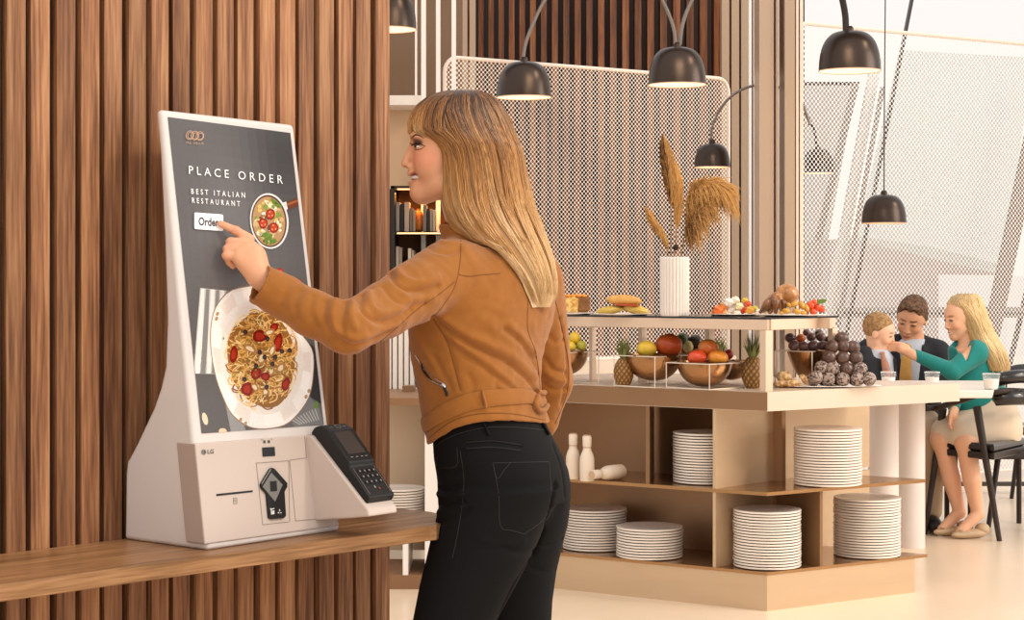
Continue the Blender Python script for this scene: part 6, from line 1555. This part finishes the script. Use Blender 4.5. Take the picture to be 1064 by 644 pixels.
# ---------------- boy
DB = 10.0; bc = P(913.5, 344, DB); bR = orient((.88, -.40, -.30), .10); bs = .86
boy = thing('person', P(905, 545, DB)*V3(1, 1, 0), 'small blond boy in a dark suit and striped orange tie being fed', 'person')
hp, hb_ = head_parts(bc, bR, bs, True, .8)
def PB(x, y, dd=0.0): return P(x, y, DB + dd)
sk = hp + [(rc(hb_(-.012, 0, -.06), PB(911, 368), .042, .046), .02), (loft([(PB(0, 372)[2], PB(908, 0)[0], DB, .11, .07, 0), (PB(0, 408)[2], PB(905, 0)[0], DB, .12, .08, 0), (.55, PB(905, 0)[0], DB, .12, .10, 0)]), .04), (rc(PB(897, 370), PB(893, 398), .04, .032), .02), (rc(PB(893, 398), PB(922, 403, -.12), .030, .022), .01), (tapered_hand(PB(922, 403, -.12), PB(936, 402, -.2), .7), .006),
      (rc(PB(918, 372, .05), PB(924, 396, .0), .04, .030), .02), (rc(PB(900, 440), PB(925, 450, -.25), .07, .05), .02), (rc(PB(925, 450, -.25), PB(925, 515, -.24), .045, .03), .02)]
o, v, f = smesh('body', sk, PB(868, 545, -.38), PB(955, 315, .2), .0046, M_skin, boy)
vcol(o, 'tone', face_tone(v, bc, bR, bs, '#f0bfa0', '#c9705c', '#a98358'))
hair_f = both(el(hb_(-.014, 0, .026), np.array([.0955, .078, .0885])*bs, bR), lambda p: -(((p - bc) @ bR) @ V3(-.72, 0, .69)/bs + .006))
M_bh = mat('sandy_hair', '#b08a5e', rough=.8, col2='#8a6640', var=.25, vscale=60, bump=.5, bscale=220)
smesh('hair', [(hair_f, 0)], bc - .13, bc + .13, .0040, M_bh, boy)
tors = [(loft([(PB(0, 366)[2], PB(909, 0)[0], DB, .07, .055, 0), (PB(0, 373)[2], PB(908, 0)[0], DB, .115, .085, 0), (PB(0, 410)[2], PB(907, 0)[0], DB, .125, .105, 0), (.52, PB(905, 0)[0], DB, .125, .11, 0)]), 0), (rc(PB(898, 368, -.02), PB(892, 396, -.04), .046, .042), .02), (rc(PB(892, 396, -.04), PB(919, 404, -.12), .042, .032), .012), (rc(PB(919, 372, .03), PB(925, 397, .0), .044, .038), .02)]
zt, zb2 = PB(0, 362)[2], PB(0, 408)[2]
bx = lambda p: PB(917, 0)[0] + (zt - p[:, 2])*.22
vee = lambda p: np.maximum(np.abs(p[:, 0] - bx(p)) - (.008 + .034*np.clip((p[:, 2]-zb2)/(zt-zb2), 0, 1.2)), p[:, 1] - (DB - .0))
smesh('suit_jacket', cut(smin(tors), vee), PB(868, 450, -.24), PB(950, 345, .18), .0052, M_suit, boy)
smesh('shirt', [(loft([(PB(0, 363)[2], PB(912, 0)[0], DB-.01, .052, .050, 0), (PB(0, 371)[2], PB(913, 0)[0], DB, .075, .080, 0), (PB(0, 410)[2], PB(915, 0)[0], DB, .08, .098, 0)]), 0)], PB(885, 420, -.15), PB(940, 355, .12), .0052, M_shirt, boy)
tt = np.array([PB(916.5, 366, -.075), PB(917.5, 370, -.092), PB(919.5, 378, -.098), PB(922, 389, -.108), PB(925, 402, -.112)])
M_tieo = mat('orange_tie', '#d07c2c', rough=.5, col2='#5f6878', var=.4, vscale=45, stretch=(1, .2, 2))
mk('tie', tube(tt, [.014, .011, .019, .023, .024], 10, flat=.35, up=(0, 1, 0)), M_tieo, boy)
smesh('trousers', [(rc(PB(902, 440), PB(925, 450, -.25), .085, .062), 0), (rc(PB(925, 450, -.25), PB(925, 505, -.24), .058, .045), .02)], PB(870, 530, -.36), PB(950, 418, .12), .009, M_suit, boy)
mk('shoe', ellipsoid(PB(928, 517, -.28), (.035, .08, .032), 18, 10), M_shoe, boy)
# ---------------- woman in green
DW = 9.95; wc = P(999, 328.5, DW); wR = orient((-.93, -.30, -.22), .0); ws = .97
wo = thing('person', P(1015, 545, DW)*V3(1, 1, 0), 'long-haired blonde woman in a teal cardigan and cream skirt feeding the boy', 'person')
hp, hw = head_parts(wc, wR, ws, True, .85)
def PWm(x, y, dd=0.0): return P(x, y, DW + dd)
fx = PWm(932.5, 361.5, .02)
arm = [PWm(1014, 366, -.10), PWm(990, 386, -.16), PWm(950, 369, -.06)]
legs_ = [[PWm(1030, 446), PWm(978, 456, -.12), PWm(997, 532, -.14)], [PWm(1035, 446, -.05), PWm(1003, 458, -.22), PWm(1016, 534, -.24)]]
sk = hp + [(rc(hw(-.012, 0, -.06), PWm(1006, 358), .047, .050), .02), (loft([(PWm(0, 362)[2], PWm(1010, 0)[0], DW, .12, .08, 0), (PWm(0, 404)[2], PWm(1014, 0)[0], DW, .115, .09, 0), (.60, PWm(1022, 0)[0], DW, .13, .12, 0), (.50, PWm(1030, 0)[0], DW, .15, .14, 0)]), .04),
      (rc(arm[0], arm[1], .045, .036), .02), (rc(arm[1], arm[2], .034, .024), .01), (rc(arm[2], PWm(944, 366, -.03), .023, .024), .01), (tapered_hand(PWm(946, 366.5, -.03), PWm(932, 360, .0), .90, V3(0, -.2, 1), V3(-.3, .3, -.9)), .006),
      (rc(PWm(1005, 366, .12), PWm(998, 396, .12), .042, .034), .02), (rc(PWm(998, 396, .12), PWm(990, 428, -.12), .032, .024), .01), (tapered_hand(PWm(992, 426, -.14), PWm(987, 440, -.2), .9), .006)]
for a, b, c_ in legs_: sk += [(rc(a, b, .085, .058), .03), (rc(b, b*.45 + c_*.55, .052, .046), .015), (rc(b*.45 + c_*.55, c_, .046, .030), .01), (rc(c_, V3(c_[0]-.10, c_[1]-.05, .035), .032, .024), .01)]
o, v, f = smesh('body', sk, PWm(915, 575, -.42), PWm(1075, 295, .30), .0052, M_skin, wo)
vcol(o, 'tone', face_tone(v, wc, wR, ws, '#eab592', '#c0685a', '#96703f', smile=True))
tors = [(loft([(PWm(0, 354)[2], PWm(1008, 0)[0], DW+.01, .075, .065, 0), (PWm(0, 362)[2], PWm(1009, 0)[0], DW, .118, .095, 0), (PWm(0, 380)[2], PWm(1012, 0)[0], DW, .130, .112, 0), (PWm(0, 404)[2], PWm(1015, 0)[0], DW, .145, .108, 0), (PWm(0, 418)[2], PWm(1020, 0)[0], DW, .150, .12, 0), (.56, PWm(1026, 0)[0], DW, .15, .13, 0)]), 0),
        (rc(PWm(1017, 364, -.02), arm[0], .060, .060), .025), (rc(arm[0], arm[1], .060, .046), .02), (rc(arm[1], arm[2] + V3(.01, 0, 0), .044, .030), .012), (rc(PWm(1004, 366, .12), PWm(996, 396, .12), .052, .042), .02), (rc(PWm(996, 396, .12), PWm(991, 424, -.11), .040, .030), .01)]
nk = PWm(1001, 356, -.09)
neck_v = lambda p: np.maximum(np.abs((p[:, 0] - nk[0]) - (nk[2]-p[:, 2])*-.05) - .040*np.clip((p[:, 2] - PWm(0, 374)[2])/.09, 0, 1.15), np.maximum(p[:, 1] - DW, PWm(0, 374)[2] - p[:, 2]))
endc = lambda p: np.maximum(arm[2][0] + .008 - p[:, 0], p[:, 2] * 0 - 1)
smesh('cardigan', cut(both(smin(tors), lambda p: arm[2][0] + .004 - p[:, 0]), neck_v), PWm(935, 460, -.35), PWm(1070, 345, .25), .0052, M_teal, wo)
smesh('skirt', [(rc(PWm(1030, 440), PWm(984, 450, -.10), .125, .085), 0), (rc(PWm(1034, 440, -.05), PWm(1002, 450, -.18), .12, .088), .03), (rc(PWm(1030, 425), PWm(1034, 446), .13, .14), .03)], PWm(955, 490, -.40), PWm(1085, 395, .25), .008, M_skirt, wo)
M_fl = mat('ballet_flat', '#c2a684', rough=.5)
for a, b, c_ in legs_:
    g_ = V3(c_[0]-.045, c_[1]-.025, .022); R2 = rotz(math.atan2(.05, .10)); mk('flat_shoe', join(ellipsoid(g_, (.115, .040, .024), 28, 12, R2), ellipsoid(g_ + V3(.07, .035, .018), (.04, .036, .032), 16, 10, R2)), M_fl, wo)
    mk('shoe_bow', join(ellipsoid(g_ + V3(-.055, -.045, .022), (.014, .010, .006), 10, 6), ellipsoid(g_ + V3(-.04, -.015, .026), (.014, .010, .006), 10, 6)), M_fl, wo)
# long blonde hair: a cap over the skull, then locks down the back
HW = np.array([(305, 996, 1013, .03), (309, 989, 1019, .06), (316, 984.5, 1022, .078), (324, 990, 1024.5, .086), (332, 996, 1027, .088), (342, 999, 1031.5, .088), (354, 1004, 1037, .085), (366, 1012, 1043, .075), (378, 1019, 1045.5, .06), (385, 1023, 1044, .045)], float)
def hwenv(y, ph, sc=1.0):
    g_ = [np.interp(y, HW[:, 0], HW[:, k]) for k in range(1, 4)]; cx, a = (g_[0]+g_[1])/2, (g_[1]-g_[0])/2
    dd = -np.clip((y - 345)/40, 0, 1)*.09
    return np.stack([(cx - CX + a*np.cos(ph)*sc)*DW/F, DW + g_[2]*np.sin(ph)*sc + dd, H - (y-HY)*DW/F + 0*ph], -1)
ysw = np.linspace(305, 384, 36); ph_ = np.arange(40)/40*2*PI
vv_ = np.concatenate([hwenv(np.full(40, y), ph_, .95) for y in ysw]); ff_ = np.array([[i*40+j, (i+1)*40+j, (i+1)*40+(j+1) % 40, i*40+(j+1) % 40] for i in range(35) for j in range(40)])
o = mk('hair_mass', (vv_, ff_), M_hair, wo, sharp=0); vcol(o, 'tone', np.tile(np.array(lin('#c69a5e')), (len(vv_), 1)))
VV, FF, CC = [], [], []; off = 0
for i in range(750):
    ph = rh.random()*2*PI; y0 = 305 + rh.random()*3; y1 = rh.uniform(360, 388); fr = abs(((ph - PI) + PI) % (2*PI) - PI)
    if fr < .8: y1 = rh.uniform(318, 323)
    t = np.linspace(0, 1, 16); y = y0 + (y1-y0)*t**1.1; pts = hwenv(y, ph + .08*np.sin(y/11 + i % 9), rh.uniform(.95, 1.03))
    b_ = rh.uniform(.75, 1.2); strand(pts, rh.uniform(.0022, .0038), np.tile(np.clip(np.array(lin('#e0bd84'))*b_, 0, 1), (16, 1)))
o = mk('hair', (np.concatenate(VV), np.array(FF)), M_hair, wo, sharp=0); vcol(o, 'tone', np.concatenate(CC))
# what she holds, and what they sit on
mk('cookie', ellipsoid((0, 0, 0), (.030, .012, .013), 20, 10, roty(.35), .08), mat('pastry', '#b9763f', rough=.7), loc=tuple(PB(930.5, 357.2, -.03)), label='brown pastry held up to the boy\'s mouth', cat='pastry')
def stool(x, d, lab, w=.40):
    t = thing('seat', V3(P(x, 0, d)[0], d, 0), lab, 'seat')
    c_ = P(x, 0, d); mk('seat_pad', box((c_[0], c_[1], .40), (w, .40, .05), None, .01), M_cl, t)
    for a in (-1, 1):
        for b in (-1, 1): mk('leg', tube([V3(c_[0]+a*(w/2-.03), c_[1]+b*.17, 0), V3(c_[0]+a*(w/2-.03), c_[1]+b*.17, .376)], .014, 8), M_cw, t)
stool(944, 10.45, 'dark seat under the man in the suit'); stool(1034, 10.08, 'dark seat under the woman in teal')
t = stool(896, 10.05, 'dark seat under the small boy', .30)
